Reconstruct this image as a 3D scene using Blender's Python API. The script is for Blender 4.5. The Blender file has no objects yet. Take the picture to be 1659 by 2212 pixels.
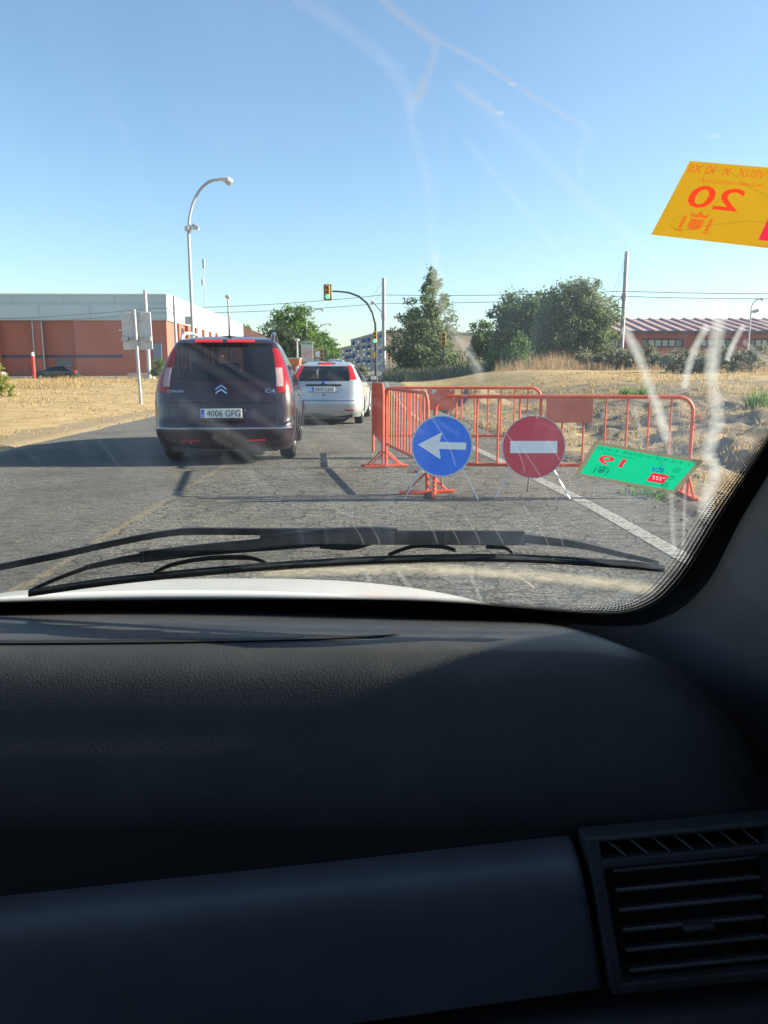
import bpy, math, random
from mathutils import Vector, Matrix, noise
R = math.radians
random.seed(7)
C = bpy.context.scene.collection
scene = bpy.context.scene
# ---------------------------------------------------------------- camera
CAM_H, PITCH, F = 1.2, R(10.3), 1680.0          # F: focal length in pixels of a 1659 x 2212 picture
cam = bpy.data.objects.new('camera', bpy.data.cameras.new('camera'))
C.objects.link(cam)
cam.location = (0, 0, CAM_H); cam.rotation_euler = (R(90) - PITCH, 0, 0)
cam.data.sensor_fit = 'AUTO'; cam.data.sensor_width = 36
cam.data.lens = 36 * F / 2212
cam.data.clip_start = 0.02; cam.data.clip_end = 3000
scene.camera = cam
# ---------------------------------------------------------------- sky, sun, exposure
SUN_EL, SUN_AZ = R(22), R(84)                   # azimuth measured from +Y (ahead) towards +X (right)
w = bpy.data.worlds.new('World'); scene.world = w; w.use_nodes = True
nt = w.node_tree; nt.nodes.clear()
sky = nt.nodes.new('ShaderNodeTexSky'); sky.sky_type = 'NISHITA'; sky.sun_disc = False
sky.sun_elevation = SUN_EL; sky.sun_rotation = SUN_AZ
sky.altitude = 0; sky.air_density = 1.0; sky.dust_density = 0.6; sky.ozone_density = 2.6
bg = nt.nodes.new('ShaderNodeBackground'); bg.inputs['Strength'].default_value = 0.090
wo = nt.nodes.new('ShaderNodeOutputWorld')
nt.links.new(sky.outputs[0], bg.inputs[0]); nt.links.new(bg.outputs[0], wo.inputs[0])
sl = bpy.data.lights.new('sun', 'SUN'); sl.energy = 5.0; sl.angle = R(0.5); sl.color = (1.0, 0.86, 0.66)
sun = bpy.data.objects.new('sun', sl); C.objects.link(sun)
sd = Vector((math.sin(SUN_AZ) * math.cos(SUN_EL), math.cos(SUN_AZ) * math.cos(SUN_EL), math.sin(SUN_EL)))
sun.rotation_euler = sd.to_track_quat('Z', 'Y').to_euler()
sun.location = (30, 0, 30)
scene.view_settings.view_transform = 'Standard'; scene.view_settings.look = 'None'
scene.view_settings.gamma = 1; scene.view_settings.exposure = 1.42
scene.cycles.max_bounces = 8; scene.cycles.transparent_max_bounces = 24
scene.cycles.diffuse_bounces = 4; scene.cycles.glossy_bounces = 3; scene.cycles.transmission_bounces = 4
scene.cycles.sample_clamp_indirect = 4; scene.cycles.caustics_reflective = False
# ---------------------------------------------------------------- geometry of the picture
def ray(u, v):
    dx, dy = (u - 829.5) / F, (1106 - v) / F
    return Vector((dx, math.cos(PITCH) + dy * math.sin(PITCH), -math.sin(PITCH) + dy * math.cos(PITCH)))
def P(u, v, Y):
    d = ray(u, v); return Vector((0, 0, CAM_H)) + d * (Y / d.y)
def G(u, v, z=0.0):
    d = ray(u, v); return Vector((0, 0, CAM_H)) + d * ((z - CAM_H) / d.z)
def lerp(a, b, t): return a + (b - a) * t
def smooth(a, b, x):
    t = max(0.0, min(1.0, (x - a) / (b - a))); return t * t * (3 - 2 * t)
def interp(tab, x):
    if x <= tab[0][0]: return tab[0][1]
    for (a, b), (c, d) in zip(tab, tab[1:]):
        if x <= c: return b + (d - b) * (x - a) / (c - a)
    return tab[-1][1]
def catmull(tab, x):
    """smooth monotone-ish interpolation of a table"""
    n = len(tab)
    if x <= tab[0][0]: return tab[0][1]
    if x >= tab[-1][0]: return tab[-1][1]
    for i in range(n - 1):
        if x <= tab[i + 1][0]: break
    x0, y0 = tab[i]; x1, y1 = tab[i + 1]
    h = x1 - x0; d = (y1 - y0) / h
    def slope(j):
        if j == 0 or j == n - 1:
            k = min(j, n - 2); return (tab[k + 1][1] - tab[k][1]) / (tab[k + 1][0] - tab[k][0])
        a = (tab[j][1] - tab[j - 1][1]) / (tab[j][0] - tab[j - 1][0]); b = (tab[j + 1][1] - tab[j][1]) / (tab[j + 1][0] - tab[j][0])
        return 0 if a * b <= 0 else 2 * a * b / (a + b)
    m0, m1 = slope(i), slope(i + 1); t = (x - x0) / h
    return (y0 * (1 + 2 * t) * (1 - t) ** 2 + h * m0 * t * (1 - t) ** 2 + y1 * t * t * (3 - 2 * t) + h * m1 * t * t * (t - 1))
# ---------------------------------------------------------------- mesh builder
class MB:
    def __init__(s): s.v = []; s.f = []; s.uv = {}
    def add(s, vs, fs):
        o = len(s.v); s.v += [tuple(p) for p in vs]; s.f += [tuple(i + o for i in f) for f in fs]; return o
    def box(s, c, size, rot=None, taper=1.0):
        hx, hy, hz = [k / 2 for k in size]; c = Vector(c)
        vs = [Vector((x * hx * (taper if z > 0 else 1), y * hy * (taper if z > 0 else 1), z * hz)) for z in (-1, 1) for x, y in ((-1, -1), (1, -1), (1, 1), (-1, 1))]
        if rot: 
            m = Matrix.Rotation(rot[2], 3, 'Z') @ Matrix.Rotation(rot[1], 3, 'Y') @ Matrix.Rotation(rot[0], 3, 'X'); vs = [m @ p for p in vs]
        s.add([p + c for p in vs], [(3, 2, 1, 0), (4, 5, 6, 7), (0, 1, 5, 4), (1, 2, 6, 5), (2, 3, 7, 6), (3, 0, 4, 7)]); return s
    def bb(s, x0, x1, y0, y1, z0, z1): return s.box(((x0 + x1) / 2, (y0 + y1) / 2, (z0 + z1) / 2), (x1 - x0, y1 - y0, z1 - z0))
    def grid(s, rows, closed=False, flip=False):
        o = len(s.v); n = len(rows[0])
        for r in rows: s.v += [tuple(p) for p in r]
        for i in range(len(rows) - 1):
            for j in range(n if closed else n - 1):
                k = (j + 1) % n
                q = (o + i * n + j, o + i * n + k, o + (i + 1) * n + k, o + (i + 1) * n + j)
                s.f.append(q[::-1] if flip else q)
        return s
    def tube(s, pts, r, n=8, caps=True, flat=1.0):
        pts = [Vector(p) for p in pts]; m = len(pts)
        rs = r if isinstance(r, (list, tuple)) else [r] * m
        rows = []; up = None
        for i in range(m):
            d = (pts[min(i + 1, m - 1)] - pts[max(i - 1, 0)]).normalized()
            if up is None:
                up = Vector((0, 0, 1)) if abs(d.z) < .9 else Vector((0, 1, 0))
            a = d.cross(up).normalized(); up = a.cross(d).normalized()
            rows.append([pts[i] + a * math.cos(6.28318 * k / n) * rs[i] + up * math.sin(6.28318 * k / n) * rs[i] * flat for k in range(n)])
        o = len(s.v); s.grid(rows, closed=True, flip=True)
        if caps:
            s.f.append(tuple(o + k for k in range(n))); s.f.append(tuple(o + (m - 1) * n + k for k in reversed(range(n))))
        return s
    def cyl(s, a, b, r, n=12, r2=None): return s.tube([a, b], [r, r if r2 is None else r2], n)
    def lathe(s, prof, n=16, c=(0, 0, 0), axis='z'):
        rows = []
        for r, h in prof:
            ring = []
            for k in range(n):
                a = 6.28318530718 * k / n; x, y = r * math.cos(a), r * math.sin(a)
                p = (x, y, h) if axis == 'z' else ((h, x, y) if axis == 'x' else (y, h, x))
                ring.append(Vector(p) + Vector(c))
            rows.append(ring)
        s.grid(rows, closed=True); return s
    def prism(s, poly, d0, d1, fn):
        """poly of 2-D points extruded from d0 to d1; fn(a, b, d) -> point"""
        n = len(poly); o = len(s.v)
        s.v += [tuple(fn(a, b, d0)) for a, b in poly] + [tuple(fn(a, b, d1)) for a, b in poly]
        s.f.append(tuple(o + i for i in range(n))); s.f.append(tuple(o + n + i for i in reversed(range(n))))
        for i in range(n): s.f.append((o + i, o + n + i, o + n + (i + 1) % n, o + (i + 1) % n))
        return s
    def build(s, name, m, parent=None, smooth=True, ang=35, bev=0, sub=0, seg=2):
        me = bpy.data.meshes.new(name); me.from_pydata(s.v, [], s.f)
        if s.uv:
            l = me.uv_layers.new(name='UVMap')
            for lp in me.loops: l.data[lp.index].uv = s.uv.get(lp.vertex_index, (0, 0))
        me.materials.append(m)
        if smooth:
            for p in me.polygons: p.use_smooth = True
            if not sub: me.set_sharp_from_angle(angle=R(ang))
        o = bpy.data.objects.new(name, me); C.objects.link(o)
        if parent: o.parent = parent
        if bev:
            b = o.modifiers.new('bevel', 'BEVEL'); b.width = bev; b.segments = seg; b.limit_method = 'ANGLE'; b.angle_limit = R(40)
        if sub:
            b = o.modifiers.new('subdivision', 'SUBSURF'); b.levels = sub; b.render_levels = sub
        return o
def thing(name, label, cat, loc=(0, 0, 0), rz=0, group=None):
    o = bpy.data.objects.new(name, None); o.empty_display_size = .1; C.objects.link(o)
    o.location = loc; o.rotation_euler = (0, 0, rz); return tag(o, label, cat, group)
def tag(o, label, cat, group=None):
    o['label'] = label; o['category'] = cat
    if group: o['group'] = group
    return o
def kind(o, k): o['kind'] = k; return o
def dup(root, loc, rz, label):
    r = root.copy(); C.objects.link(r); r.location = loc; r.rotation_euler = (0, 0, rz); r['label'] = label
    for ch in list(root.children):
        c = ch.copy(); C.objects.link(c); c.parent = r
        for g in list(ch.children):
            d = g.copy(); C.objects.link(d); d.parent = c
    return r
_tc = {}
def text2d(t, spacing=1.0, bold=0.0):
    """flat glyph mesh: (verts2d normalised to cap height 1 and centred, faces, width)"""
    if (t, spacing, bold) in _tc: return _tc[(t, spacing, bold)]
    cu = bpy.data.curves.new('glyphs', 'FONT'); cu.body = t; cu.size = 1; cu.resolution_u = 3; cu.space_character = spacing; cu.offset = bold
    ob = bpy.data.objects.new('glyphs', cu); C.objects.link(ob)
    dg = bpy.context.evaluated_depsgraph_get(); me = ob.evaluated_get(dg).to_mesh()
    vs = [(q.co.x, q.co.y) for q in me.vertices]; fs = [tuple(p.vertices) for p in me.polygons]
    ob.evaluated_get(dg).to_mesh_clear(); bpy.data.objects.remove(ob); bpy.data.curves.remove(cu)
    x0, x1 = min(a for a, b in vs), max(a for a, b in vs); y0, y1 = min(b for a, b in vs), max(b for a, b in vs)
    h = y1 - y0; vs = [((a - (x0 + x1) / 2) / h, (b - (y0 + y1) / 2) / h) for a, b in vs]
    _tc[(t, spacing, bold)] = (vs, fs, (x1 - x0) / h); return _tc[(t, spacing, bold)]
def put_text(mb, t, h, fn, wid=None, spacing=1.0, bold=0):
    """lay glyphs of cap height h (and total width wid) through fn(a, b) -> point"""
    vs, fs, ww = text2d(t, spacing, bold); k = h if wid is None else wid / ww
    mb.add([fn(a * k, b * h) for a, b in vs], fs)
# ---------------------------------------------------------------- materials
def nodes(name):
    m = bpy.data.materials.new(name); m.use_nodes = True; t = m.node_tree
    return m, t, t.nodes['Principled BSDF'], t.nodes['Material Output']
def nd(t, typ, **kw):
    n = t.nodes.new(typ)
    for k, v in kw.items():
        if k in n.inputs: n.inputs[k].default_value = v
        else: setattr(n, k, v)
    return n
def ramp(t, fac, stops, interp='LINEAR'):
    r = t.nodes.new('ShaderNodeValToRGB'); e = r.color_ramp.elements; r.color_ramp.interpolation = interp
    while len(e) > 1: e.remove(e[-1])
    e[0].position, e[0].color = stops[0][0], tuple(stops[0][1]) + (1,)
    for p, c in stops[1:]:
        q = e.new(p); q.color = tuple(c) + (1,)
    t.links.new(fac, r.inputs[0]); return r.outputs[0]
def coord(t, scale=(1, 1, 1), out='Object', rot=(0, 0, 0)):
    c = t.nodes.new('ShaderNodeTexCoord'); mp = t.nodes.new('ShaderNodeMapping'); mp.inputs['Scale'].default_value = scale; mp.inputs['Rotation'].default_value = rot
    t.links.new(c.outputs[out], mp.inputs[0]); return mp.outputs[0]
def fbm(t, vec, scale, detail=4, rough=.6, out=0):
    n = nd(t, 'ShaderNodeTexNoise', Scale=scale, Detail=detail, Roughness=rough); t.links.new(vec, n.inputs['Vector']); return n.outputs[out]
def mixc(t, fac, a, b, mode='MIX'):
    n = t.nodes.new('ShaderNodeMix'); n.data_type = 'RGBA'; n.blend_type = mode
    for s, x in ((n.inputs['Factor'], fac), (n.inputs['A'], a), (n.inputs['B'], b)):
        if hasattr(x, 'is_linked'): t.links.new(x, s)
        elif isinstance(x, (int, float)): s.default_value = x
        else: s.default_value = tuple(x) + (1,)
    return n.outputs['Result']
def mathn(t, op, a, b=0.0, c=None):
    n = t.nodes.new('ShaderNodeMath'); n.operation = op
    for i, x in enumerate((a, b) if c is None else (a, b, c)):
        if hasattr(x, 'is_linked'): t.links.new(x, n.inputs[i])
        else: n.inputs[i].default_value = x
    return n.outputs[0]
def bumpn(t, h, strength, dist, bs):
    b = nd(t, 'ShaderNodeBump', Strength=strength, Distance=dist); t.links.new(h, b.inputs['Height']); t.links.new(b.outputs[0], bs.inputs['Normal'])
def Mt(name, col, rough=.6, metal=0, var=.15, vs=6, bump=0, bs=80, spec=.5, coat=0, col2=None, emit=0, ecol=None):
    m, t, b, o = nodes(name)
    c = coord(t); f = fbm(t, c, vs)
    a = col2 if col2 else tuple(x * (1 - var) for x in col); z = col if col2 else tuple(min(1, x * (1 + var)) for x in col)
    t.links.new(ramp(t, f, [(.3, a), (.7, z)]), b.inputs['Base Color'])
    t.links.new(mathn(t, 'MULTIPLY_ADD', f, .25 * rough, rough * .87), b.inputs['Roughness'])
    b.inputs['Metallic'].default_value = metal; b.inputs['Specular IOR Level'].default_value = spec; b.inputs['Coat Weight'].default_value = coat
    b.inputs['Coat Roughness'].default_value = .05
    if bump: bumpn(t, fbm(t, c, bs, 3), bump, .01, b)
    if emit: b.inputs['Emission Color'].default_value = tuple(ecol or col) + (1,); b.inputs['Emission Strength'].default_value = emit
    return m
def glass_mat(name, tint, alpha, rough=.02):
    """thin pane: part transparent, part dark glossy"""
    m, t, b, o = nodes(name); b.inputs['Base Color'].default_value = tuple(tint) + (1,); b.inputs['Roughness'].default_value = rough
    tr = nd(t, 'ShaderNodeBsdfTransparent', Color=(.75, .85, .85, 1)); mx = nd(t, 'ShaderNodeMixShader', Fac=alpha)
    f = fbm(t, coord(t), 3); t.links.new(mathn(t, 'MULTIPLY_ADD', f, .15, alpha - .07), mx.inputs[0])
    t.links.new(b.outputs[0], mx.inputs[1]); t.links.new(tr.outputs[0], mx.inputs[2]); t.links.new(mx.outputs[0], o.inputs[0]); return m
M = {}
M['galv'] = Mt('galvanised steel', (.36, .38, .40), .45, .6, .15, 9)
M['galvlight'] = Mt('pale grey paint', (.5, .52, .53), .45, 0, .1, 5)
M['black'] = Mt('black plastic', (.012, .012, .013), .5, 0, .2, 30)
M['rubber'] = Mt('tyre rubber', (.02, .02, .021), .85, 0, .25, 40, .4, 60)
M['alloy'] = Mt('alloy rim', (.55, .56, .57), .3, .9, .1, 10)
M['chrome'] = Mt('chrome', (.8, .8, .82), .12, 1, .04, 10)
M['plate'] = Mt('number plate white', (.75, .76, .74), .4, 0, .06, 14)
M['plateblue'] = Mt('plate blue band', (.02, .08, .55), .4)
M['ink'] = Mt('black ink', (.012, .012, .014), .5)
M['carglass'] = glass_mat('tinted car glass', (.005, .008, .013), .10)
M['sideglass'] = glass_mat('side car glass', (.012, .016, .018), .42)
M['cloth'] = Mt('dark seat cloth', (.03, .03, .034), .9, 0, .3, 60)
M['redlamp'] = Mt('red lamp plastic', (.30, .006, .010), .2, 0, .15, 20, spec=.4)
M['litred'] = Mt('lit brake lamp', (.5, .01, .01), .2, emit=.75, ecol=(1, .012, .012))
M['litredlow'] = Mt('lit tail lamp', (.4, .008, .01), .25, emit=.12, ecol=(1, .03, .03))
M['clearlamp'] = Mt('clear lamp plastic', (.42, .27, .28), .2, 0, .15, 20, spec=.5)
M['mirror'] = Mt('mirror glass', (.8, .85, .85), .03, 1, .02, 5)
# ================================================================ SETTING: ground, road
_wl = [G(1450, 1190), G(1290, 1100), G(1130, 1020), G(909, 909), G(856, 863)]
WL = sorted([(p.y, p.x) for p in _wl] + [(-5, 2.35), (1, 2.15), (60, .0), (100, -.4), (150, 3)])
def XW(y): return catmull(WL, y)
def XR(y): return XW(y) + interp([(0, .55), (6, .62), (9.5, .95), (18, 1.0), (40, .8)], y) + .06 * noise.noise((y * 1.3, 3.1, 0))
def XL(y): return interp([(-10, -5.6), (11.7, -5.8), (20, -6.1), (40, -7.2), (150, -10)], y) + .08 * noise.noise((y * .9, 9.1, 0))
def fb(x, y, s, o=3): return noise.fractal((x * s, y * s, 2.7), 1.0, 2.0, o)
def height(x, y):
    r, l = XR(y), XL(y)
    e = max(x - r, l - x)
    if e < 0: return RZ(y) - .06
    k = smooth(0, .25, e)
    if x > 0:
        z = interp([(0, 0), (13, 0), (18, .16), (25, .55), (40, .93), (70, 1.0), (120, .6), (400, .3)], y) * smooth(0.3, 6.5, e)
        rough = smooth(.5, 1.6, e) * (1 - smooth(17, 26, y))
        z += rough * (.15 * fb(x * 1.0, y * 2.0, .9, 4) + .08 * fb(x, y, 3.2, 2))
        z += .28 * smooth(3.2, 9, x) * smooth(6, 14, y)
        z -= .12 * math.exp(-((e - 1.9) / .8) ** 2) * (1 - smooth(16, 22, y))
        z += .5 * math.exp(-((x - 2.9) / 1.0) ** 2 - ((y - 25.5) / 1.8) ** 2) * (1 + .9 * fb(x, y, 1.1, 4))
        z += .035 * fb(x, y, .6, 3) * smooth(0, 3, e)
    else:
        z = interp([(0, 0), (18, .02), (45, .22), (68, .46), (78, .3), (120, .2), (400, .2)], y) * smooth(0, 4, e)
        z += .05 * fb(x, y, .5, 3) * smooth(0, 2, e)
    return RZ(y) * (1 - smooth(0, 6, e)) - .06 + k * (.072 + z)
def RZ(y): return .75 * smooth(30, 66, y) + .2 * smooth(66, 150, y)
def steps(*segs):
    out = []
    for a, b, s in segs:
        n = max(1, round((b - a) / s)); out += [a + (b - a) * i / n for i in range(n)]
    return out + [segs[-1][1]]
gx = steps((-900, -150, 75), (-150, -40, 5), (-40, -7.5, .8), (-7.5, -5, .15), (-5, 0, .5), (0, 1.2, .2), (1.2, 9, .10), (9, 20, .5), (20, 60, 2), (60, 150, 6), (150, 900, 75))
gy = steps((-60, 3, 4), (3, 18, .11), (18, 32, .3), (32, 80, 1), (80, 200, 5), (200, 2000, 90))
g = MB(); g.grid([[(x, y, height(x, y)) for x in gx] for y in gy])
def ground_mat():
    m, t, b, o = nodes('dry ground'); c = coord(t)
    straw = ramp(t, fbm(t, c, 1.1, 6, .7), [(.3, (.33, .225, .105)), (.5, (.47, .335, .165)), (.72, (.56, .425, .23))])
    dirt = ramp(t, fbm(t, c, 7, 6, .75), [(.28, (.13, .11, .085)), (.55, (.25, .205, .15)), (.8, (.38, .31, .22))])
    sx = nd(t, 'ShaderNodeSeparateXYZ'); t.links.new(c, sx.inputs[0])
    # bare soil dug up along the right-hand shoulder, sandy strip along the left edge
    n2 = fbm(t, c, .9, 4)
    right = mathn(t, 'MULTIPLY', mathn(t, 'GREATER_THAN', sx.outputs[0], 0), mathn(t, 'LESS_THAN', sx.outputs[1], 27.0))
    soil = mathn(t, 'MULTIPLY', right, ramp(t, mathn(t, 'ADD', n2, mathn(t, 'MULTIPLY', fbm(t, c, 5, 3), .35)), [(.54, (0, 0, 0)), (.68, (1, 1, 1))]))
    dm = nd(t, 'ShaderNodeVectorMath', operation='DISTANCE'); t.links.new(c, dm.inputs[0]); dm.inputs[1].default_value = (2.6, 25.0, .9)
    soil = mathn(t, 'MAXIMUM', soil, mathn(t, 'MULTIPLY', mathn(t, 'LESS_THAN', mathn(t, 'ADD', dm.outputs['Value'], mathn(t, 'MULTIPLY', n2, 2.2)), 3.4), .8))
    ns = mathn(t, 'ADD', sx.outputs[0], mathn(t, 'MULTIPLY', n2, 1.2))
    edge = mathn(t, 'MULTIPLY', mathn(t, 'LESS_THAN', sx.outputs[0], 0), mathn(t, 'GREATER_THAN', ns, -6.6))
    col = mixc(t, soil, straw, dirt); col = mixc(t, mathn(t, 'MULTIPLY', edge, .8), col, (.30, .235, .15))
    wv = coord(t, (1, 3, 1)); lines = fbm(t, wv, 2.5, 5, .8)
    col = mixc(t, mathn(t, 'MULTIPLY', ramp(t, lines, [(.5, (0, 0, 0)), (.7, (1, 1, 1))]), .45), col, (.14, .10, .05))
    t.links.new(col, b.inputs['Base Color']); b.inputs['Roughness'].default_value = .95; b.inputs['Specular IOR Level'].default_value = .15
    bumpn(t, fbm(t, c, 12, 6, .75), .6, .05, b); return m
ground = kind(g.build('ground', ground_mat(), ang=180), 'structure')

def asphalt_mat():
    m, t, b, o = nodes('worn asphalt'); c = coord(t)
    sx = nd(t, 'ShaderNodeSeparateXYZ'); t.links.new(c, sx.inputs[0])
    agg = fbm(t, c, 42, 4, .85); big = fbm(t, c, .8, 4)
    col = ramp(t, agg, [(.36, (.03, .031, .032)), (.45, (.15, .147, .137)), (.55, (.29, .28, .25)), (.66, (.52, .49, .43))])
    lane = ramp(t, agg, [(.34, (.10, .102, .102)), (.66, (.27, .265, .25))])
    wob = mathn(t, 'MULTIPLY', mathn(t, 'SUBTRACT', fbm(t, c, 2.2, 4), .5), .45)
    xw = mathn(t, 'ADD', sx.outputs[0], wob)
    left = mathn(t, 'LESS_THAN', xw, -2.1); col = mixc(t, mathn(t, 'MULTIPLY', left, .75), col, lane)
    # newer lighter shoulder right of the wheel tracks
    sh = ramp(t, mathn(t, 'ADD', xw, mathn(t, 'MULTIPLY', sx.outputs[1], .07)), [(0, (0, 0, 0)), (1, (1, 1, 1))])
    rgt = mathn(t, 'GREATER_THAN', mathn(t, 'ADD', xw, mathn(t, 'MULTIPLY', sx.outputs[1], .06)), 2.0)
    col = mixc(t, mathn(t, 'MULTIPLY', rgt, .8), col, ramp(t, agg, [(.36, (.15, .143, .13)), (.64, (.34, .32, .285))]))
    mid = fbm(t, coord(t, (.7, 1.6, 1)), 10, 6, .85); col = mixc(t, 1.0, col, ramp(t, mid, [(.36, (.34, .34, .35)), (.47, (.95, .95, .95)), (.53, (1.1, 1.08, 1.05)), (.66, (1.7, 1.62, 1.48))]), 'MULTIPLY')
    col = mixc(t, mathn(t, 'MULTIPLY', ramp(t, big, [(.45, (0, 0, 0)), (.62, (1, 1, 1))]), .45), col, (.085, .085, .082))
    # cracking, mostly in the old right half of the lane
    d = nd(t, 'ShaderNodeVectorMath', operation='ADD'); ncol = nd(t, 'ShaderNodeTexNoise', Scale=5.0, Detail=5.0); t.links.new(c, ncol.inputs['Vector'])
    sc = nd(t, 'ShaderNodeVectorMath', operation='SCALE'); sc.inputs['Scale'].default_value = .28; t.links.new(ncol.outputs['Color'], sc.inputs[0])
    t.links.new(coord(t, (1, 1.7, 1)), d.inputs[0]); t.links.new(sc.outputs[0], d.inputs[1])
    cr = []
    for s, wd in ((1.5, .011), (4.2, .04)):
        v = nd(t, 'ShaderNodeTexVoronoi', feature='DISTANCE_TO_EDGE', Scale=s); t.links.new(d.outputs[0], v.inputs['Vector'])
        cr.append(mathn(t, 'LESS_THAN', v.outputs['Distance'], wd))
    patch = ramp(t, fbm(t, c, .75, 3), [(.38, (0, 0, 0)), (.46, (1, 1, 1))])
    crack = mathn(t, 'MAXIMUM', mathn(t, 'MULTIPLY', cr[0], mathn(t, 'GREATER_THAN', fbm(t, c, 1.1, 2), .47)), mathn(t, 'MULTIPLY', cr[1], patch))
    crack = mathn(t, 'MULTIPLY', crack, mathn(t, 'SUBTRACT', 1.0, mathn(t, 'MULTIPLY', left, .85)))
    col = mixc(t, mathn(t, 'MULTIPLY', crack, .7), col, (.04, .04, .039))
    # sand lodged in the joint between the lanes
    seam = mathn(t, 'MULTIPLY', mathn(t, 'LESS_THAN', mathn(t, 'ABSOLUTE', mathn(t, 'ADD', mathn(t, 'MULTIPLY_ADD', wob, .28, mathn(t, 'MULTIPLY_ADD', fbm(t, c, 24, 4), .10, sx.outputs[0])), 2.0)), mathn(t, 'MULTIPLY_ADD', fbm(t, c, 5, 6, .85), .28, -.108)), mathn(t, 'GREATER_THAN', fbm(t, c, 22, 5, .8), .44))
    fleck = mathn(t, 'MULTIPLY', mathn(t, 'GREATER_THAN', fbm(t, coord(t, (1, .6, 1), rot=(0, 0, .5)), 4.5, 5, .75), .665), mathn(t, 'LESS_THAN', sx.outputs[0], -.9))
    col = mixc(t, mathn(t, 'MULTIPLY', mathn(t, 'MAXIMUM', seam, fleck), .7), col, (.38, .31, .20))
    t.links.new(col, b.inputs['Base Color']); b.inputs['Roughness'].default_value = .9; b.inputs['Specular IOR Level'].default_value = .3
    hh = mathn(t, 'SUBTRACT', mathn(t, 'ADD', mathn(t, 'MULTIPLY', agg, .6), mathn(t, 'MULTIPLY', mid, 1.3)), mathn(t, 'MULTIPLY', crack, .7))
    bumpn(t, hh, 1.0, .075, b); return m
rd = MB(); ys = steps((-12, 4, 2), (4, 30, .35), (30, 150, 4))
rd.grid([[(lerp(XL(y), XR(y), k / 12), y, RZ(y)) for k in range(13)] for y in ys])
road = kind(rd.build('road', asphalt_mat(), ang=180), 'structure')
def paint_mat():
    m, t, b, o = nodes('worn road paint'); c = coord(t)
    f = fbm(t, c, 26, 5, .8); f2 = fbm(t, coord(t, (1, 6, 1)), 3, 3)
    t.links.new(ramp(t, f, [(.3, (.27, .26, .24)), (.6, (.48, .46, .41))]), b.inputs['Base Color']); b.inputs['Roughness'].default_value = .8
    tr = nd(t, 'ShaderNodeBsdfTransparent'); mx = nd(t, 'ShaderNodeMixShader')
    t.links.new(ramp(t, mathn(t, 'ADD', mathn(t, 'MULTIPLY', f, .6), mathn(t, 'MULTIPLY', f2, .5)), [(.42, (0, 0, 0)), (.54, (.75, .75, .75))]), mx.inputs[0])
    t.links.new(tr.outputs[0], mx.inputs[1]); t.links.new(b.outputs[0], mx.inputs[2]); t.links.new(mx.outputs[0], o.inputs[0]); return m
ln = MB(); ys = steps((2.5, 30, .4), (30, 110, 4))
ln.grid([[(XW(y) - .07, y, RZ(y) + .005), (XW(y) + .07, y, RZ(y) + .005)] for y in ys])
kind(ln.build('road_edge_line', paint_mat(), ang=180), 'structure')
# ---------------------------------------------------------------- dry grass, weeds, rubble
def grass_mat(name, cols, tr=.35):
    m, t, b, o = nodes(name); ge = t.nodes.new('ShaderNodeNewGeometry')
    n = len(cols); col = ramp(t, ge.outputs['Random Per Island'], [(i / (n - 1), c) for i, c in enumerate(cols)])
    t.links.new(col, b.inputs['Base Color']); b.inputs['Roughness'].default_value = .8; b.inputs['Specular IOR Level'].default_value = .2
    ts = t.nodes.new('ShaderNodeBsdfTranslucent'); t.links.new(col, ts.inputs[0]); mx = nd(t, 'ShaderNodeMixShader', Fac=tr)
    t.links.new(b.outputs[0], mx.inputs[1]); t.links.new(ts.outputs[0], mx.inputs[2]); t.links.new(mx.outputs[0], o.inputs[0]); return m
M['straw'] = grass_mat('straw', [(.32, .21, .09), (.46, .33, .16), (.56, .43, .23), (.40, .28, .13)])
M['drytall'] = grass_mat('tall dry grass', [(.32, .21, .12), (.46, .33, .20), (.40, .28, .16), (.52, .40, .26)])
M['weed'] = grass_mat('green weed', [(.07, .16, .02), (.13, .26, .04), (.18, .30, .06)])
M['scrub'] = grass_mat('grey green scrub', [(.10, .12, .07), (.16, .18, .11), (.22, .23, .14), (.25, .24, .16)])
def blades(mb, x, y, z, h, n, spread, lean=.35, wd=.012, rnd=random):
    for _ in range(n):
        a = rnd.random() * 6.283; r = spread * rnd.random(); hh = h * (.55 + .6 * rnd.random())
        bx, by = x + r * math.cos(a), y + r * math.sin(a); l = lean * hh
        tx, ty = bx + rnd.uniform(-l, l), by + rnd.uniform(-l, l); b = rnd.random() * 3.14; cx, cy = wd * math.cos(b), wd * math.sin(b)
        mb.add([(bx - cx, by - cy, z - .02), (bx + cx, by + cy, z - .02), (tx, ty, z + hh)], [(0, 1, 2)])
rnd = random.Random(3)
lg = MB()
for _ in range(6500):
    y = 9 + 60 * rnd.random() ** 1.3; x = XL(y) - .1 - rnd.random() ** 1.3 * (8 + y * .55)
    dens = fb(x, y, .35, 2)
    if dens < -.15 and rnd.random() < .8: continue
    edge = smooth(0, 1.2, XL(y) - x)
    blades(lg, x, y, height(x, y), (.025 + .05 * max(0, dens + .2)) * (.4 + .6 * edge) * (1 + y / 60), 4, .14 + y * .004, .6, .006 + y * .0006, rnd)
for _ in range(2600):
    x = rnd.uniform(-42, -12); y = rnd.uniform(42, 70)
    if fb(x, y, .22, 2) < -.05 or not -30 < x < -17: continue
    blades(lg, x, y, height(x, y), .36, 5, .35, .9, .02, rnd)
kind(lg.build('dry_grass', M['straw'], smooth=False), 'stuff')
rg = MB()
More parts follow.
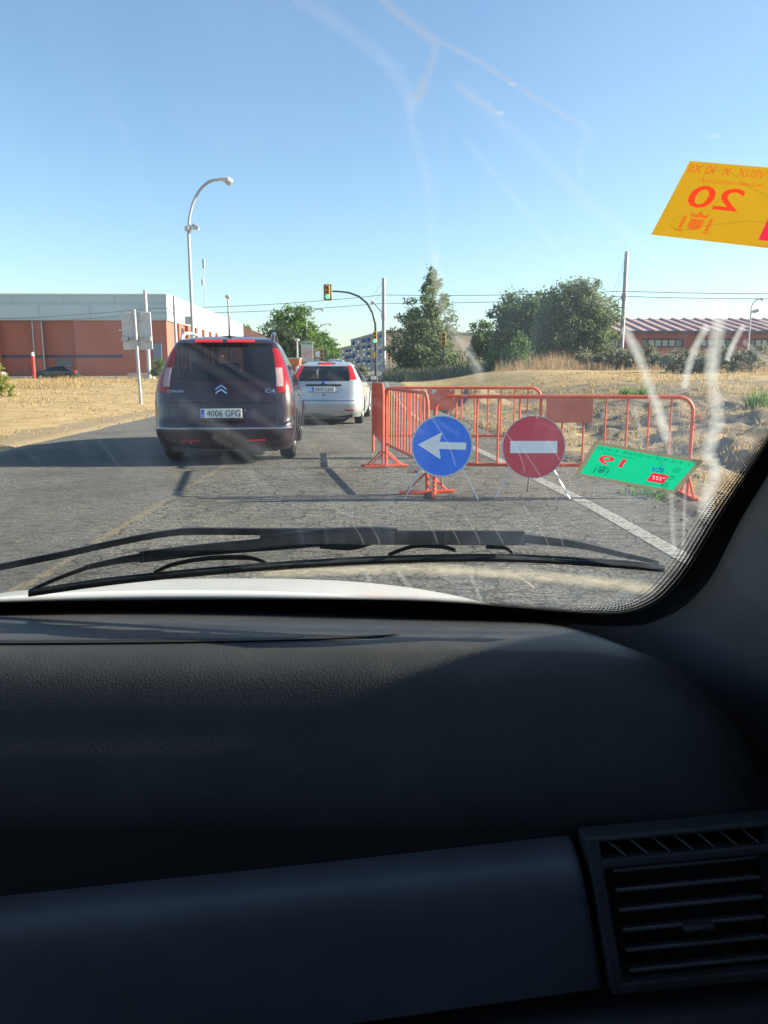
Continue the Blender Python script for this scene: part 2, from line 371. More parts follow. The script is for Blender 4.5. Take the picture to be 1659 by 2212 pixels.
for _ in range(5200):
    y = rnd.uniform(30, 62); x = rnd.uniform(3 + (y - 30) * .2, 48)
    crest = interp([(3, 58), (7, 47), (12, 38), (20, 34), (48, 32)], x)
    if y < crest: continue
    blades(rg, x, y, height(x, y), 1.0 * smooth(crest - 1, crest + 7, y) * (1 + .6 * fb(x, y, .25, 3)), 7, .38, .45, .016, rnd)
kind(rg.build('tall_grass', M['drytall'], smooth=False), 'stuff')
rs = MB()
for _ in range(9000):
    y = 5.5 + 30 * rnd.random() ** 1.25; x = XR(y) + .15 + rnd.random() * (3.5 + y * .7)
    if fb(x, y, .8, 2) < -.12: continue
    blades(rs, x, y, height(x, y), .09 * (1 + .6 * rnd.random()), 4, .14, .7, .006 + y * .0004, rnd)
kind(rs.build('stubble_grass', M['straw'], smooth=False), 'stuff')
rb = MB()
M['rock'] = Mt('dark soil and tar lumps', (.16, .14, .12), .95, 0, .6, 5, 1, 30)
def lump(mb, x, y, z, r):
    rows = []
    for i in range(5):
        th = math.pi * i / 4; rr = math.sin(th) * r + .001
        rows.append([Vector((x + rr * math.cos(k * .898) * rnd.uniform(.7, 1.3), y + rr * math.sin(k * .898) * rnd.uniform(.7, 1.3), z + .6 * r * math.cos(th))) for k in range(7)])
    mb.grid(rows, closed=True)
for _ in range(230):
    y = 5.8 + rnd.random() * 13; x = XR(y) + rnd.gauss(.35, .55)
    if x < XW(y) + .25: continue
    lump(rb, x, y, max(0, height(x, y)), rnd.choice([.015, .015, .02, .02, .03, .03, .05]))
for u, v in ((1290, 1032), (1315, 1030), (1420, 1045), (905, 1000), (925, 1012), (945, 1005), (905, 1020), (1150, 980), (1165, 990), (1180, 975), (1155, 1000)):
    p = G(u, v); lump(rb, p.x, p.y, .0, .07)
kind(rb.build('rubble', M['rock'], ang=20), 'stuff')
def weed(name, label, u, v, Y, w_, h, n, group='green weeds on the dry ground', z=None):
    p = P(u, v, Y); zz = height(p.x, p.y)
    b = MB(); blades(b, 0, 0, 0, h, n, w_, .5, .006 + Y * .0009, rnd)
    o = b.build(name, M['weed'], smooth=False); o.location = (p.x, p.y, zz); tag(o, label, 'weed', group)
weed('green_weed', 'bright green weed tuft seen above the no entry sign barrier, wider of the two there', 1388, 872, 21, .36, .34, 90)
weed('green_weed', 'small bright green weed tuft left of the wider tuft behind the barrier', 1350, 868, 22, .2, .28, 50)
weed('green_weed', 'bushy green weed at the edge of the dark window pillar', 1640, 895, 17, .36, .42, 140)
weed('green_weed', 'low green weed on the dirt bank behind the far barrier', 1018, 830, 27, .36, .3, 70)
weed('green_weed', 'pale green weed clump at the foot of the near barrier', 1390, 1068, 7.6, .24, .16, 120)
# ================================================================ trees
M['bark'] = Mt('bark', (.10, .075, .05), .95, 0, .4, 8, 1, 20)
M['leaf'] = grass_mat('deep green leaves', [(.05, .095, .033), (.085, .15, .045), (.125, .20, .055), (.18, .26, .08)], .42)
M['leaflight'] = grass_mat('fresh green leaves', [(.045, .10, .02), (.08, .16, .032), (.12, .20, .045), (.16, .24, .07)], .35)
M['leafgrey'] = grass_mat('grey green leaves', [(.075, .12, .06), (.125, .18, .08), (.18, .24, .11), (.28, .31, .14)], .42)
M['leafyellow'] = grass_mat('yellow green leaves', [(.16, .18, .04), (.24, .25, .06), (.30, .28, .09)], .35)
def tree(name, label, loc, blobs, n, leaf, mat, seed, trunk=None, group=None, cat='tree', jag=.35):
    r = random.Random(seed); t = thing(name, label, cat, loc, 0, group)
    cr = MB(); tot = sum(b[3] * b[4] * b[5] for b in blobs) ; centres = []
    for bx, by, bz, rx, ry, rz in blobs:
        k = max(4, int(n / 42 * (rx * ry * rz) / tot))
        for _ in range(k):
            while True:
                q = Vector((r.uniform(-1, 1), r.uniform(-1, 1), r.uniform(-1, 1)))
                if .02 < q.length < 1: break
            q = q.normalized() * (r.random() ** .45) * r.uniform(.82, 1.12)
            centres.append((Vector((bx + q.x * rx, by + q.y * ry, bz + q.z * rz)), (rx * ry * rz) ** (1 / 3)))
    for c, sz in centres:
        cs = max(leaf * 1.6, sz * r.uniform(.16, jag)); m = int(42 * r.uniform(.6, 1.4))
        for _ in range(m):
            p = c + Vector((r.gauss(0, .5), r.gauss(0, .5), r.gauss(0, .42))) * cs
            a = Vector((r.gauss(0, 1), r.gauss(0, 1), r.gauss(0, 1))).normalized(); b = a.orthogonal().normalized()
            l = leaf * r.uniform(.6, 1.35); e = a * l; f = b * l * .42
            cr.add([p - e, p + f * .9 - e * .1, p + e, p - f * .9 - e * .1], [(0, 1, 2, 3)])
    cr.build('crown', M[mat], t, smooth=False)
    zb = min(b[2] - b[5] for b in blobs); zt = max(b[2] for b in blobs)
    th = trunk or max(.12, .035 * zt); tb = MB()
    tb.tube([(0, 0, -.3), (.05, 0, zb * .5), (0, .04, zb + .2), (.05, 0, zt * .75), (0, 0, zt)], [th * 1.3, th, th * .85, th * .45, th * .12], 9)
    for c, sz in r.sample(centres, min(14, len(centres))):
        z0 = max(zb * .6, min(c.z * .7, zt * .7)); tb.tube([(0, 0, z0), c * .5 + Vector((0, 0, z0 * .45)), c], [th * .4, th * .25, th * .06], 5)
    tb.build('trunk', M['bark'], t); return t
def base(u, D, v=800):
    p = P(u, v, D); return Vector((p.x, D, height(p.x, D)))
def cone_blobs(prof):  return [(random.uniform(-.2, .2) * r, random.uniform(-.2, .2) * r, z, r, r, hz) for z, r, hz in prof]
tree('pointed_tree', 'tall pointed dark green tree behind the far end of the barriers', base(932, 62), cone_blobs([(7.7, .75, .6), (7.0, 1.2, .9), (5.8, 1.9, 1.0), (4.4, 2.3, 1.1), (3.2, 2.7, 1.1), (1.9, 3.0, 1.2), (1.2, 2.9, .9)]), 15000, .15, 'leafgrey', 11, .16, jag=.3)
tree('broad_tree', 'large round grey green tree left of the right catenary mast', base(1238, 55), [(0, 0, 3.9, 2.4, 2.3, 2.1), (-1.2, 0, 3.0, 2.0, 2.0, 2.0), (1.5, .2, 3.5, 1.7, 1.7, 1.5), (.2, 0, 5.2, 1.6, 1.5, 1.1), (-.2, 0, 1.9, 1.9, 1.8, 1.5), (1.9, 0, 2.4, 1.2, 1.4, 1.5), (-1.6, .3, 1.8, 1.6, 1.6, 1.3), (1.4, 0, 1.8, 1.5, 1.6, 1.3)], 23000, .15, 'leafgrey', 12, .2, jag=.3)
tree('dark_tree', 'dark green tree touching the left side of the large round tree', base(1112, 64), [(1.6, 0, 4.4, 1.9, 1.9, 1.9), (0, 0, 4.3, 2.0, 1.9, 1.9), (.9, 0, 3.2, 1.9, 1.9, 2.0), (-.3, 0, 2.3, 1.9, 1.9, 1.8)], 13000, .17, 'leaf', 13, .18)
tree('small_tree', 'low bright tree between the pointed tree and the dark tree', base(1045, 70), [(0, 0, 2.9, 1.2, 1.2, 1.6), (-.5, 0, 1.6, 1.4, 1.2, 1.2), (1.0, 0, 1.7, 1.0, 1.0, 1.2)], 5000, .17, 'leaf', 14, .1)
tree('small_tree', 'pale green young tree in front of the dark tree trunk', base(1118, 52), [(0, 0, 1.4, .8, .8, 1.2), (-.8, 0, .8, .6, .6, .7), (-1.6, 0, .7, .7, .6, .7)], 3200, .12, 'leaflight', 24, .08)
tree('roadside_tree', 'tall leafy tree above the people carrier with a street lamp before it', base(636, 112), [(0, 0, 7.0, 3.3, 3.3, 2.6), (-2.0, 0, 5.4, 2.6, 2.6, 2.6), (1.6, 0, 5.0, 2.6, 2.6, 3.0), (-.3, 0, 3.2, 3.9, 3.0, 2.4)], 11000, .27, 'leaflight', 15, .25)
tree('roadside_tree', 'lower leafy tree just right of the tall roadside tree', base(698, 120), [(0, 0, 4.4, 1.6, 1.8, 2.1), (.4, 0, 2.6, 1.9, 2, 1.9)], 4200, .27, 'leaflight', 16, .18)
tree('roadside_tree', 'distant tree beside the left end of the apartment block', base(720, 150), [(0, 0, 3.6, 1.1, 2, 2.0), (0, 0, 2.0, 1.3, 2, 1.8)], 2000, .3, 'leaflight', 17, .15)
tree('far_tree', 'tree crown showing over the brown roof behind the people carrier', base(526, 175), [(0, 0, 8.6, 2.6, 2.6, 2.6), (-2.4, 0, 7.8, 2.2, 2.2, 2.2), (2.2, 0, 7.0, 1.9, 2.2, 2.2), (0, 0, 4.6, 3.4, 2.6, 3)], 6000, .33, 'leaflight', 18, .3)
tree('low_bush', 'yellow green bush at the left edge of the field', base(-2, 32), [(0, 0, .75, .42, .5, .55), (.2, 0, .4, .35, .5, .4), (-.5, 0, .6, .5, .5, .6)], 2600, .07, 'leafyellow', 19, .03, cat='bush')
tree('low_bush', 'green shrub at the wall foot between the sign backs and the people carrier', base(342, 72), [(0, 0, .9, .8, .8, 1.0)], 900, .14, 'leaf', 20, .05, cat='bush')
for i, (u, D, ww, hh, lb) in enumerate([(770, 74, 1.2, 1.0, 'dark scrub bush at the foot of the central catenary mast'), (890, 70, 1.5, 1.3, 'green bush left of the pointed tree foot'),
        (1380, 42, 1.3, 1.2, 'grey green scrub bush at the foot of the right catenary mast'), (1462, 36, 1.4, 1.0, 'wide scrub bush below the middle windows of the red school'), (1505, 34, .8, .75, 'dark low scrub bush standing in the dry grass'),
        (1600, 36, 1.5, 1.1, 'tall scrub bush below the lamp post near the red school'), (1655, 60, 2.2, 1.9, 'green bush partly covering the red school, at the photo edge'), (1535, 37, 1.2, 1.0, 'small scrub bush between the wide bush and the tall bush'),
        (1290, 46, 1.6, 1.1, 'scrub bush under the large round tree'), (1330, 42, 1.1, 1.3, 'scrub bush between the round tree and the right mast')]):
    tree('scrub_bush', lb, base(u, D), [(0, 0, hh * .5, ww, ww * .7, hh * .5), (ww * .4, 0, hh * .6, ww * .5, ww * .5, hh * .45), (-ww * .5, 0, hh * .4, ww * .5, ww * .5, hh * .4)], 1500, .07 + D * .0012, 'scrub', 40 + i, .03, group='scrub bushes on the bank', cat='bush')
ug = MB()
for _ in range(2600):
    u = rnd.uniform(835, 1300); D = rnd.uniform(52, 72); p = base(u, D); blades(ug, p.x, p.y, p.z, .75, 4, .5, .4, .05, rnd)
kind(ug.build('undergrowth', M['scrub'], smooth=False), 'stuff')
# ================================================================ buildings
def brick_mat(name, a, b_, mortar, sc=1.0):
    m, t, b, o = nodes(name); c = coord(t, (1, 1, 1)); sx = nd(t, 'ShaderNodeSeparateXYZ'); t.links.new(c, sx.inputs[0])
    cb = nd(t, 'ShaderNodeCombineXYZ'); t.links.new(mathn(t, 'ADD', sx.outputs[0], sx.outputs[1]), cb.inputs[0]); t.links.new(sx.outputs[2], cb.inputs[1])
    br = nd(t, 'ShaderNodeTexBrick', Scale=1 / sc); br.inputs['Color1'].default_value = tuple(a) + (1,); br.inputs['Color2'].default_value = tuple(b_) + (1,); br.inputs['Mortar'].default_value = tuple(mortar) + (1,)
    br.inputs['Brick Width'].default_value = .25; br.inputs['Row Height'].default_value = .075; br.inputs['Mortar Size'].default_value = .008
    t.links.new(cb.outputs[0], br.inputs['Vector'])
    t.links.new(mixc(t, mathn(t, 'MULTIPLY', fbm(t, c, .4, 5), .35), br.outputs[0], tuple(x * .6 for x in a)), b.inputs['Base Color']); b.inputs['Roughness'].default_value = .9; return m
M['brick'] = brick_mat('red brick', (.37, .12, .085), (.42, .14, .095), (.36, .18, .14))
M['brick2'] = brick_mat('dark red brick', (.32, .12, .11), (.36, .135, .12), (.30, .15, .14))
M['clad'] = Mt('pale wall cladding', (.62, .61, .57), .6, 0, .05, .3)
M['cladgrey'] = Mt('light grey roof cladding', (.46, .60, .68), .5, 0, .05, .3)
M['cladgrey'] = brick_mat('jointed grey cladding', (.46, .60, .68), (.44, .58, .66), (.38, .51, .59), 24)
M['dkband'] = Mt('dark blue band', (.05, .06, .10), .5)
M['shutter'] = Mt('grey roller shutter', (.12, .15, .16), .5, 0, .2, 2)
M['concrete'] = Mt('concrete', (.42, .41, .39), .9, 0, .15, 1, .5, 20)
M['pane'] = Mt('window pane', (.10, .13, .15), .06, 0, .3, 1.5, spec=.8)
M['panelight'] = Mt('window with pale blind', (.42, .46, .47), .2, 0, .12, 1)
M['dframe'] = Mt('dark window frame', (.03, .035, .045), .5)
def part(name, m, parent, *boxes, **kw):
    b = MB()
    for x in boxes: b.bb(*x)
    return b.build(name, m, parent, smooth=False, **kw)
# --- left: brick sports hall. local: origin at the near right corner, -x along the front, +y along the side
corner = P(364, 800, 95); hz = height(corner.x, 95)
hall = thing('sports_hall', 'long red brick hall with tall pale grey upper wall and garage shutter', 'building', (corner.x, 95, 0), R(1.6))
def hx(u): return (u - 364) / F * 94.0
part('wall', M['brick'], hall, (hx(169), 0, 0, 60, -1, 7.05), (hx(80), hx(99), 0, 60, -1, 7.05), (-110, hx(9), 0, 60, -1, 7.05), (hx(9), hx(80), .75, 60, -1, 7.05), (hx(99), hx(169), .75, 60, -1, 7.05))
part('upper_wall', M['cladgrey'], hall, (-110.2, .12, -.18, 60, 7.06, 9.95))
part('roof_trim', M['clad'], hall, (-110.3, .25, -.28, 60.1, 9.951, 10.1))
part('dark_band', M['dkband'], hall, (-60, hx(9), -.05, .0, 2.72, 3.05), (hx(9) + .01, hx(80) - .01, .69, .749, 2.72, 3.05), (hx(80), hx(99), -.05, -.001, 2.72, 3.05), (hx(99) + .01, hx(169) - .01, .69, .749, 2.72, 3.05), (hx(169), hx(268), -.05, -.001, 2.72, 3.05))
for dx in (hx(101), hx(82)): part('downpipe', M['galv'], hall, (dx, dx + .14, -.16, -.005, 0, 7.0))
part('garage_door', M['shutter'], hall, (hx(123), hx(156), .70, .745, 0, 2.6))
part('side_cladding', M['clad'], hall, (.13, .2, -.17, 60, 7.06, 9.949))
part('side_cladding', M['clad'], hall, (.0, .14, 16, 60, 5.6, 7.055))
for i in range(5):
    f = part('side_bay', M['dframe'], hall, (.001, .03, 6 + i * 5.2, 9.2 + i * 5.2, 2.2, 6.6))
    part('window_pane', M['pane'], f, (.031, .05, 6.2 + i * 5.2, 9 + i * 5.2, 2.4, 5.4))
for i in range(6): part('brick_pier', M['brick'], hall, (.0, .45, 4.6 + i * 5.2, 5.6 + i * 5.2, -1, 7.05))
part('blue_panel', Mt('grey blue panel', (.16, .22, .30), .5), hall, (hx(334), hx(352), -.2, -.01, 2.2, 4.4))
part('metal_ladder', M['galv'], hall, (hx(338), hx(338) + .08, -.5, -.4, 0, 2.2), (hx(346), hx(346) + .08, -.5, -.4, 0, 2.2), (hx(338), hx(346), -.5, -.4, 2.0, 2.2), (hx(338), hx(346), -.5, -.4, 1.1, 1.2))
kw = MB(); a, b = P(-30, 818, 82), P(330, 813, 82); kw.bb(a.x, b.x, 82, 82.4, -.5, .62)
tag(kw.build('low_concrete_wall', M['concrete'], bev=.03), 'long low concrete wall in front of the brick hall', 'wall')
kw = MB(); a, b = P(275, 812, 76), P(330, 812, 76); kw.bb(a.x, b.x, 76, 77, -.3, .95)
tag(kw.build('concrete_block', M['concrete'], bev=.04), 'grey concrete block on the ground behind the sign backs', 'block')
# --- brown roofed house and orange kiosk left of the people carrier's roof
M['rooftile'] = Mt('brown roof tile', (.22, .10, .075), .85, 0, .25, 3)
h = thing('brown_roof_house', 'house with low brown tiled roof beyond the brick hall', 'building', P(548, 800, 165))
a, b = P(515, 742, 165) - h.location, P(610, 742, 165) - h.location
part('wall', M['brick2'], h, (a.x - 6, b.x, 0, 10, -1.2, a.z))
r = MB(); zr = P(515, 705, 165).z - h.location.z; r.add([(a.x - 6.5, -.6, a.z), (b.x + .6, -.6, a.z), (b.x + .6, 10.6, a.z), (a.x - 6.5, 10.6, a.z), (a.x - 6.2, 5, zr + .2), (a.x + .8, 5, zr)], [(0, 1, 5, 4), (1, 2, 5), (2, 3, 4, 5), (3, 0, 4), (0, 3, 2, 1)])
r.build('roof', M['rooftile'], h, smooth=False)
M['orange'] = Mt('orange paint', (.62, .16, .05), .6, 0, .12, 3)
k = thing('orange_kiosk', 'orange shelter with sloping roof between the two cars', 'kiosk', P(640, 800, 70))
part('canopy', M['orange'], k, (-1.0, .35, -1, 1, .42, 1.0)); part('trim', M['clad'], k, (-1.05, .42, -1.06, 1.06, 1.001, 1.08)); part('post', M['orange'], k, (-.1, .06, -.9, -.7, -1.2, .419))
part('wall', M['brick2'], k, (-1.0, -.4, -.6, .9, -1.2, .418))
# --- right: low red school
sc_ = thing('red_school', 'low red brick school with ribbed pink roof and rows of windows', 'building', (P(1300, 800, 86).x, 86, 0))
def sx_(u): return (u - 1300) / F * 86.0
ev = P(1400, 716, 86).z; wz0, wz1 = P(1400, 750, 86).z, P(1400, 731, 86).z
part('wall', M['brick2'], sc_, (sx_(1270), 60, 0, 15, -1, wz0), (sx_(1270), 60, 0, 15, wz1, ev - .02), *[(sx_(a), sx_(b), 0, 15, wz0, wz1) for a, b in ((1270, 1292), (1345, 1382), (1470, 1497), (1575, 1612), (1690, 1900))])
part('plinth', Mt('rose painted wall', (.34, .13, .11), .9, 0, .1, 1), sc_, (sx_(1270), 60.1, -.06, -.002, -1, wz0 - .02))
ridge = P(1400, 688, 96).z - .1
rf = MB(); rf.add([(sx_(1262), -1.0, ev), (61, -1.0, ev), (61, 9, ridge), (sx_(1262), 9, ridge), (sx_(1262), 18, ev), (61, 18, ev)], [(0, 1, 2, 3), (3, 2, 5, 4), (0, 3, 4), (1, 5, 2), (0, 4, 5, 1)])
rf.build('roof', Mt('pink metal roof', (.56, .38, .34), .6, 0, .1, .4), sc_, smooth=False)
rr = MB(); dv = Vector((0, 10, ridge - ev)); nrm = Vector((0, -(ridge - ev), 10)).normalized()
for i in range(44):
    x = sx_(1262) + .2 + i * 1.35; p = Vector((x, -1.02, ev))
    rr.add([p, p + Vector((.15, 0, 0)), p + Vector((.15, 0, 0)) + dv, p + dv, p + nrm * .16, p + Vector((.15, 0, 0)) + nrm * .16, p + Vector((.15, 0, 0)) + dv + nrm * .16, p + dv + nrm * .16], [(0, 1, 5, 4), (1, 2, 6, 5), (2, 3, 7, 6), (3, 0, 4, 7), (4, 5, 6, 7)])
rr.build('roof_rib', Mt('dark roof ribs', (.46, .30, .27), .7, 0, .1, .5), sc_, smooth=False)
part('gutter', M['dkband'], sc_, (sx_(1262), 61, -1.15, -1.03, ev - .22, ev + .04))
for a, b in ((1292, 1345), (1382, 1470), (1497, 1575), (1612, 1690)):
    n = 6; ww = (sx_(b) - sx_(a)) / n
    f = part('window', M['dframe'], sc_, (sx_(a) + .002, sx_(b) - .002, .35, .45, wz0 + .002, wz0 + .12), (sx_(a) + .002, sx_(b) - .002, .35, .45, wz1 - .16, wz1 - .002), *[(sx_(a) + i * ww + (.003 if i == 0 else -.06), sx_(a) + i * ww + (-.003 if i == n else .06), .34, .44, wz0 + .12, wz1 - .16) for i in range(n + 1)])
    part('pane', M['panelight'], f, *[(sx_(a) + i * ww + .06, sx_(a) + (i + 1) * ww - .06, .40, .42, wz0 + .12, wz1 - .16) for i in range(1, n - 1)])
    for i in (0, n - 1): part('pane', M['pane'], f, (sx_(a) + i * ww + .06, sx_(a) + (i + 1) * ww - .06, .40, .42, wz0 + .12, wz1 - .16))
# --- apartment block far down the road
c0 = P(833, 800, 240); ap = thing('apartment_block', 'long beige apartment block with blue awnings beyond the traffic light', 'building', (c0.x, 240, 0), R(10.3))
zt = P(833, 716, 240).z; M['beige'] = Mt('beige render', (.40, .34, .27), .9, 0, .08, .15); M['awning'] = Mt('blue awning', (.05, .10, .32), .8, 0, .3, .5)
part('wall', M['beige'], ap, (0, 14, 0, 76, -1, zt)); part('lower_wing', M['beige'], ap, (.6, 14, 76, 120, -1, zt - 1.6)); part('parapet', M['concrete'], ap, (-.25, 14.2, -.3, 76.2, zt + .001, zt + .5))
part('side_block', M['beige'], ap, (14.01, 40, 4, 40, -1, zt - .9))
M['bluewall'] = Mt('pale blue render', (.34, .40, .46), .9, 0, .1, .2)
for y in (8, 34, 60): part('stair_strip', M['bluewall'], ap, (-.12, -.001, y, y + 3, -1, zt - .3))
rw = random.Random(5)
for fl in range(5):
    z0 = .6 + fl * (zt - .6) / 5
    for i in range(9):
        y = 2.5 + i * 12.4 + (0 if i % 2 else 1.4)
        if y > 112: continue
        x0 = 0 if y < 74 else .6; top = z0 + 1.7
        if y > 74 and top > zt - 2: continue
        wv_ = part('window', M['pane'], ap, (x0 - .06, x0 - .001, y, y + 4.2, z0 + .3, top))
        if rw.random() < .6: part('awning', M['awning'], wv_, (x0 - .8, x0 - .061, y - .2, y + 4.4, top - rw.uniform(.6, 1.3), top + .1))
        else: part('balcony', M['clad'], wv_, (x0 - 1.0, x0 - .061, y - .2, y + 4.4, z0 - .1, z0 + .8))
p = P(1000, 800, 260); r2 = thing('apartment_block', 'flat beige building edge showing between the pointed tree and the dark tree', 'building', (p.x, 260, 0))
part('wall', M['beige'], r2, (-4, 30, 0, 14, -1, P(1000, 722, 260).z)); part('parapet', M['concrete'], r2, (-4.2, 30.2, -.2, 14.2, P(1000, 722, 260).z + .001, P(1000, 718, 260).z))
# ================================================================ poles, lamps, wires
M['mast'] = Mt('grey mast', (.40, .42, .45), .55, .2, .12, 3)
def lamp_post(label, u, vtop, D, arm_u, hgt=10.0, r=.09, zb=None, group='curved street lamps', extra=None, arc=None):
    p = base(u, D); t = thing('street_lamp', label, 'street lamp', p, 0, group)
    H = P(u, vtop, D).z - p.z; dx = (arm_u - u) / F * D; s = 1 if dx > 0 else -1; L = abs(dx); ry = arc or min(1.9, .9 * L)
    b = MB(); b.tube([(0, 0, -.3), (0, 0, .9), (0, 0, .95)], [r * 1.5, r * 1.45, r * 1.0], 10); path = [(0, 0, .9), (0, 0, (H - ry) * .5), (0, 0, H - ry)]
    rad = [r, r * .85, r * .7]
    for i in range(1, 11):
        a = i / 10 * math.pi / 2; path.append((s * (L * .72) * (1 - math.cos(a)), 0, H - ry + ry * math.sin(a))); rad.append(r * .62)
    b.tube(path, rad, 10); b.build('pole', M['mast'], t)
    hd = MB(); k = L * .36
    hd.tube([(s * L * .70, 0, H), (s * (L * .70 + k * .35), 0, H + .02), (s * (L * .70 + k * .75), 0, H - .03), (s * (L * .70 + k), 0, H - .07)], [r * .6, r * 1.1, r * 1.9, r * 1.0], 10, flat=.75)
    hd.build('lamp_head', M['galvlight'], t)
    ln = MB(); ln.lathe([(.001, -.28 * k - .02), (r * 1.2, -.2 * k), (r * 1.9, -.06), (r * 1.7, 0.0)], 12, (s * (L * .70 + k * .75), 0, H - .05)); ln.build('diffuser', M['panelight'], t)
    return t, H, s
t, H, s = lamp_post('tallest curved grey street lamp, rising behind the people carrier', 420, 388, 36, 509, r=.098, arc=2.3)
b = MB(); zb = P(410, 494, 36).z - t.location.z; b.tube([(0, 0, zb), (.3, 0, zb - .02)], .025, 6); b.box((.32, 0, zb + .07), (.34, .2, .16), (0, .5, 0)); b.tube([(-.02, 0, zb - .1), (-.02, 0, zb + .1)], .15, 10); b.build('camera_box', M['galvlight'], t, bev=.01)
b = MB(); zb = P(413, 692, 36).z - t.location.z; b.box((-.2, .1, zb), (.26, .3, .36)); b.build('cabinet', M['galvlight'], t, bev=.01)
lamp_post('distant street lamp carrying a poster in front of the roadside trees', 664, 668, 110, 700, r=.11)
lamp_post('distant street lamp second along the road, right of the poster lamp', 686, 700, 150, 716, r=.13)
lamp_post('faint far street lamp left of the apartment block end', 707, 733, 215, 730, r=.16)
lamp_post('faintest far street lamp before the apartment block', 718, 744, 260, 737, r=.18)
lamp_post('street lamp curving left in front of the dark tree', 1122, 682, 100, 1092, r=.10)
lamp_post('short street lamp curving left, between two trees', 1070, 715, 120, 1050, r=.11)
lamp_post('shortest street lamp, half hidden by the small tree', 1044, 738, 150, 1026, r=.13)
t, H, s = lamp_post('street lamp with a small box, rising before the red school', 1612, 646, 80, 1634, r=.09)
b = MB(); zb = P(1614, 672, 80).z - t.location.z; b.box((.45, 0, zb), (.5, .3, .3), (0, -.3, 0)); b.tube([(0, 0, zb - .1), (.4, 0, zb)], .04, 6); b.build('camera_box', M['galv'], t)
lamp_post('street lamp whose head pokes out left of the large round tree top', 1212, 634, 72, 1160, r=.08)
p = base(498, 88); t = thing('ball_lamp', 'thin post with round white lamp above the people carrier roof', 'street lamp', p); H = P(498, 645, 88).z - p.z
b = MB(); b.tube([(0, 0, -.3), (0, 0, H)], [.16, .1], 10); b.build('pole', M['mast'], t); b = MB(); b.lathe([(.001, H + .42), (.25, H + .35), (.34, H + .2), (.25, H + .03), (.1, H)], 12); b.build('lamp_globe', M['panelight'], t)
p = base(643, 98); t = thing('ball_lamp', 'small pole lamp before the roadside tree, just left of the poster', 'street lamp', p); H = P(643, 738, 98).z - p.z
b = MB(); b.tube([(0, 0, -.3), (0, 0, H)], [.14, .1], 10); b.build('pole', M['mast'], t); b = MB(); b.lathe([(.001, H + .4), (.3, H + .3), (.3, H + .1), (.1, H)], 12); b.build('lamp_globe', M['panelight'], t)
# catenary masts
def mast(label, u, vt, D, bracket=0, r=.15):
    p = base(u, D); t = thing('catenary_mast', label, 'mast', p, 0, 'catenary masts of the tram line'); H = P(u, vt, D).z - p.z
    b = MB(); b.tube([(0, 0, -.3), (0, 0, .25)], [r * 2.0, r * 1.3], 12); b.tube([(0, 0, .2), (0, 0, H)], [r, r * .85], 12); b.tube([(0, 0, H), (0, 0, H + .06)], [r * .9, r * .5], 12); b.build('pole', M['mast'], t)
    if bracket:
        b = MB(); s = bracket; z0 = H * .64
        b.tube([(0, 0, z0 + .0), (s * 1.25, -.3, z0 - .9)] if s < 0 and u > 1000 else [(0, 0, z0), (s * 1.2, -.3, z0 + 1.3)], .04, 6)
        b.tube([(0, 0, H - .2), (s * 1.2, -.3, z0 - .85 if u > 1000 else z0 + 1.25)], .012, 5); b.tube([(0, 0, H - .9), (s * .9, -.3, z0 - .6 if u > 1000 else z0 + .95)], .012, 5)
        b.box((s * 1.0, -.25, z0 - .55 if u > 1000 else z0 + .95), (.3, .12, .12)); b.build('bracket', M['mast'], t)
        b = MB(); b.tube([(0, 0, z0 - .35), (0, 0, z0 + .1)], r * 1.25, 10); b.build('clamp', M['galv'], t)
    return p, H
mast('grey catenary mast standing alone right of the large round tree', 1340, 545, 57, -1, .16)
mast('grey catenary mast beside the traffic light arm', 829, 602, 70, -1, .19)
mast('grey catenary mast rising behind the two sign backs', 322, 628, 74, 0, .19)
mast('pale catenary mast against the sunlit side of the brick hall', 383, 641, 84, 0, .19)
M['wire'] = Mt('wire', (.10, .11, .12), .5)
for lb, va, vb, vc in (('upper tram wire crossing the whole sky above the trees', 690, 637, 629), ('lower tram wire crossing the whole sky above the trees', 700, 655, 640)):
    pts = []; A, B, D_ = P(-40, va, 80), P(829, vb, 70), P(1345, vc, 57); E = P(1900, vc + 4, 46)
    for q0, q1, sag in ((A, P(330, va - 24, 74), .15), (P(330, va - 24, 74), B, .25), (B, D_, .15), (D_, E, .1)):
        for i in range(8): tt = i / 8; pts.append(q0.lerp(q1, tt) - Vector((0, 0, sag * 4 * tt * (1 - tt))))
    b = MB(); b.tube(pts, .022, 5); tag(b.build('overhead_wire', M['wire']), lb, 'wire', 'tram wires')
# thin antenna masts behind the hall
for nm, lb, u, v0, v1, D, bx in (('antenna_mast', 'thin antenna mast with white boxes rising above the brick hall', 449, 725, 562, 140, ((0, 570, .42, 1.5), (-.3, 610, .35, 1.0))), ('antenna_mast', 'short thin aerial at the far roof end of the brick hall', 484, 720, 680, 150, ((0, 690, .3, .8),))):
    p = base(u, D); t = thing(nm, lb, 'antenna', p); z1 = P(u, v1, D).z - p.z
    b = MB(); b.tube([(0, 0, -.5), (0, 0, z1)], [.09, .06], 8); b.build('pole', M['mast'], t)
    for q, vv, sx0, sz0 in bx: b = MB(); b.box((q, 0, P(u, vv, D).z - p.z), (sx0, .5, sz0)); b.build('antenna_box', M['panelight'], t, bev=.05)
# red post
p = base(73, 70); t = thing('red_post', 'bright red post with white cap before the brick hall', 'post', p); H = P(73, 760, 70).z - p.z
b = MB(); b.tube([(0, 0, -.3), (0, 0, H - .35)], .13, 12); b.build('pole', Mt('red post paint', (.62, .03, .03), .5), t); b = MB(); b.lathe([(.001, H), (.1, H - .05), (.15, H - .35), (.001, H - .36)], 12); b.build('cap', M['plate'], t)
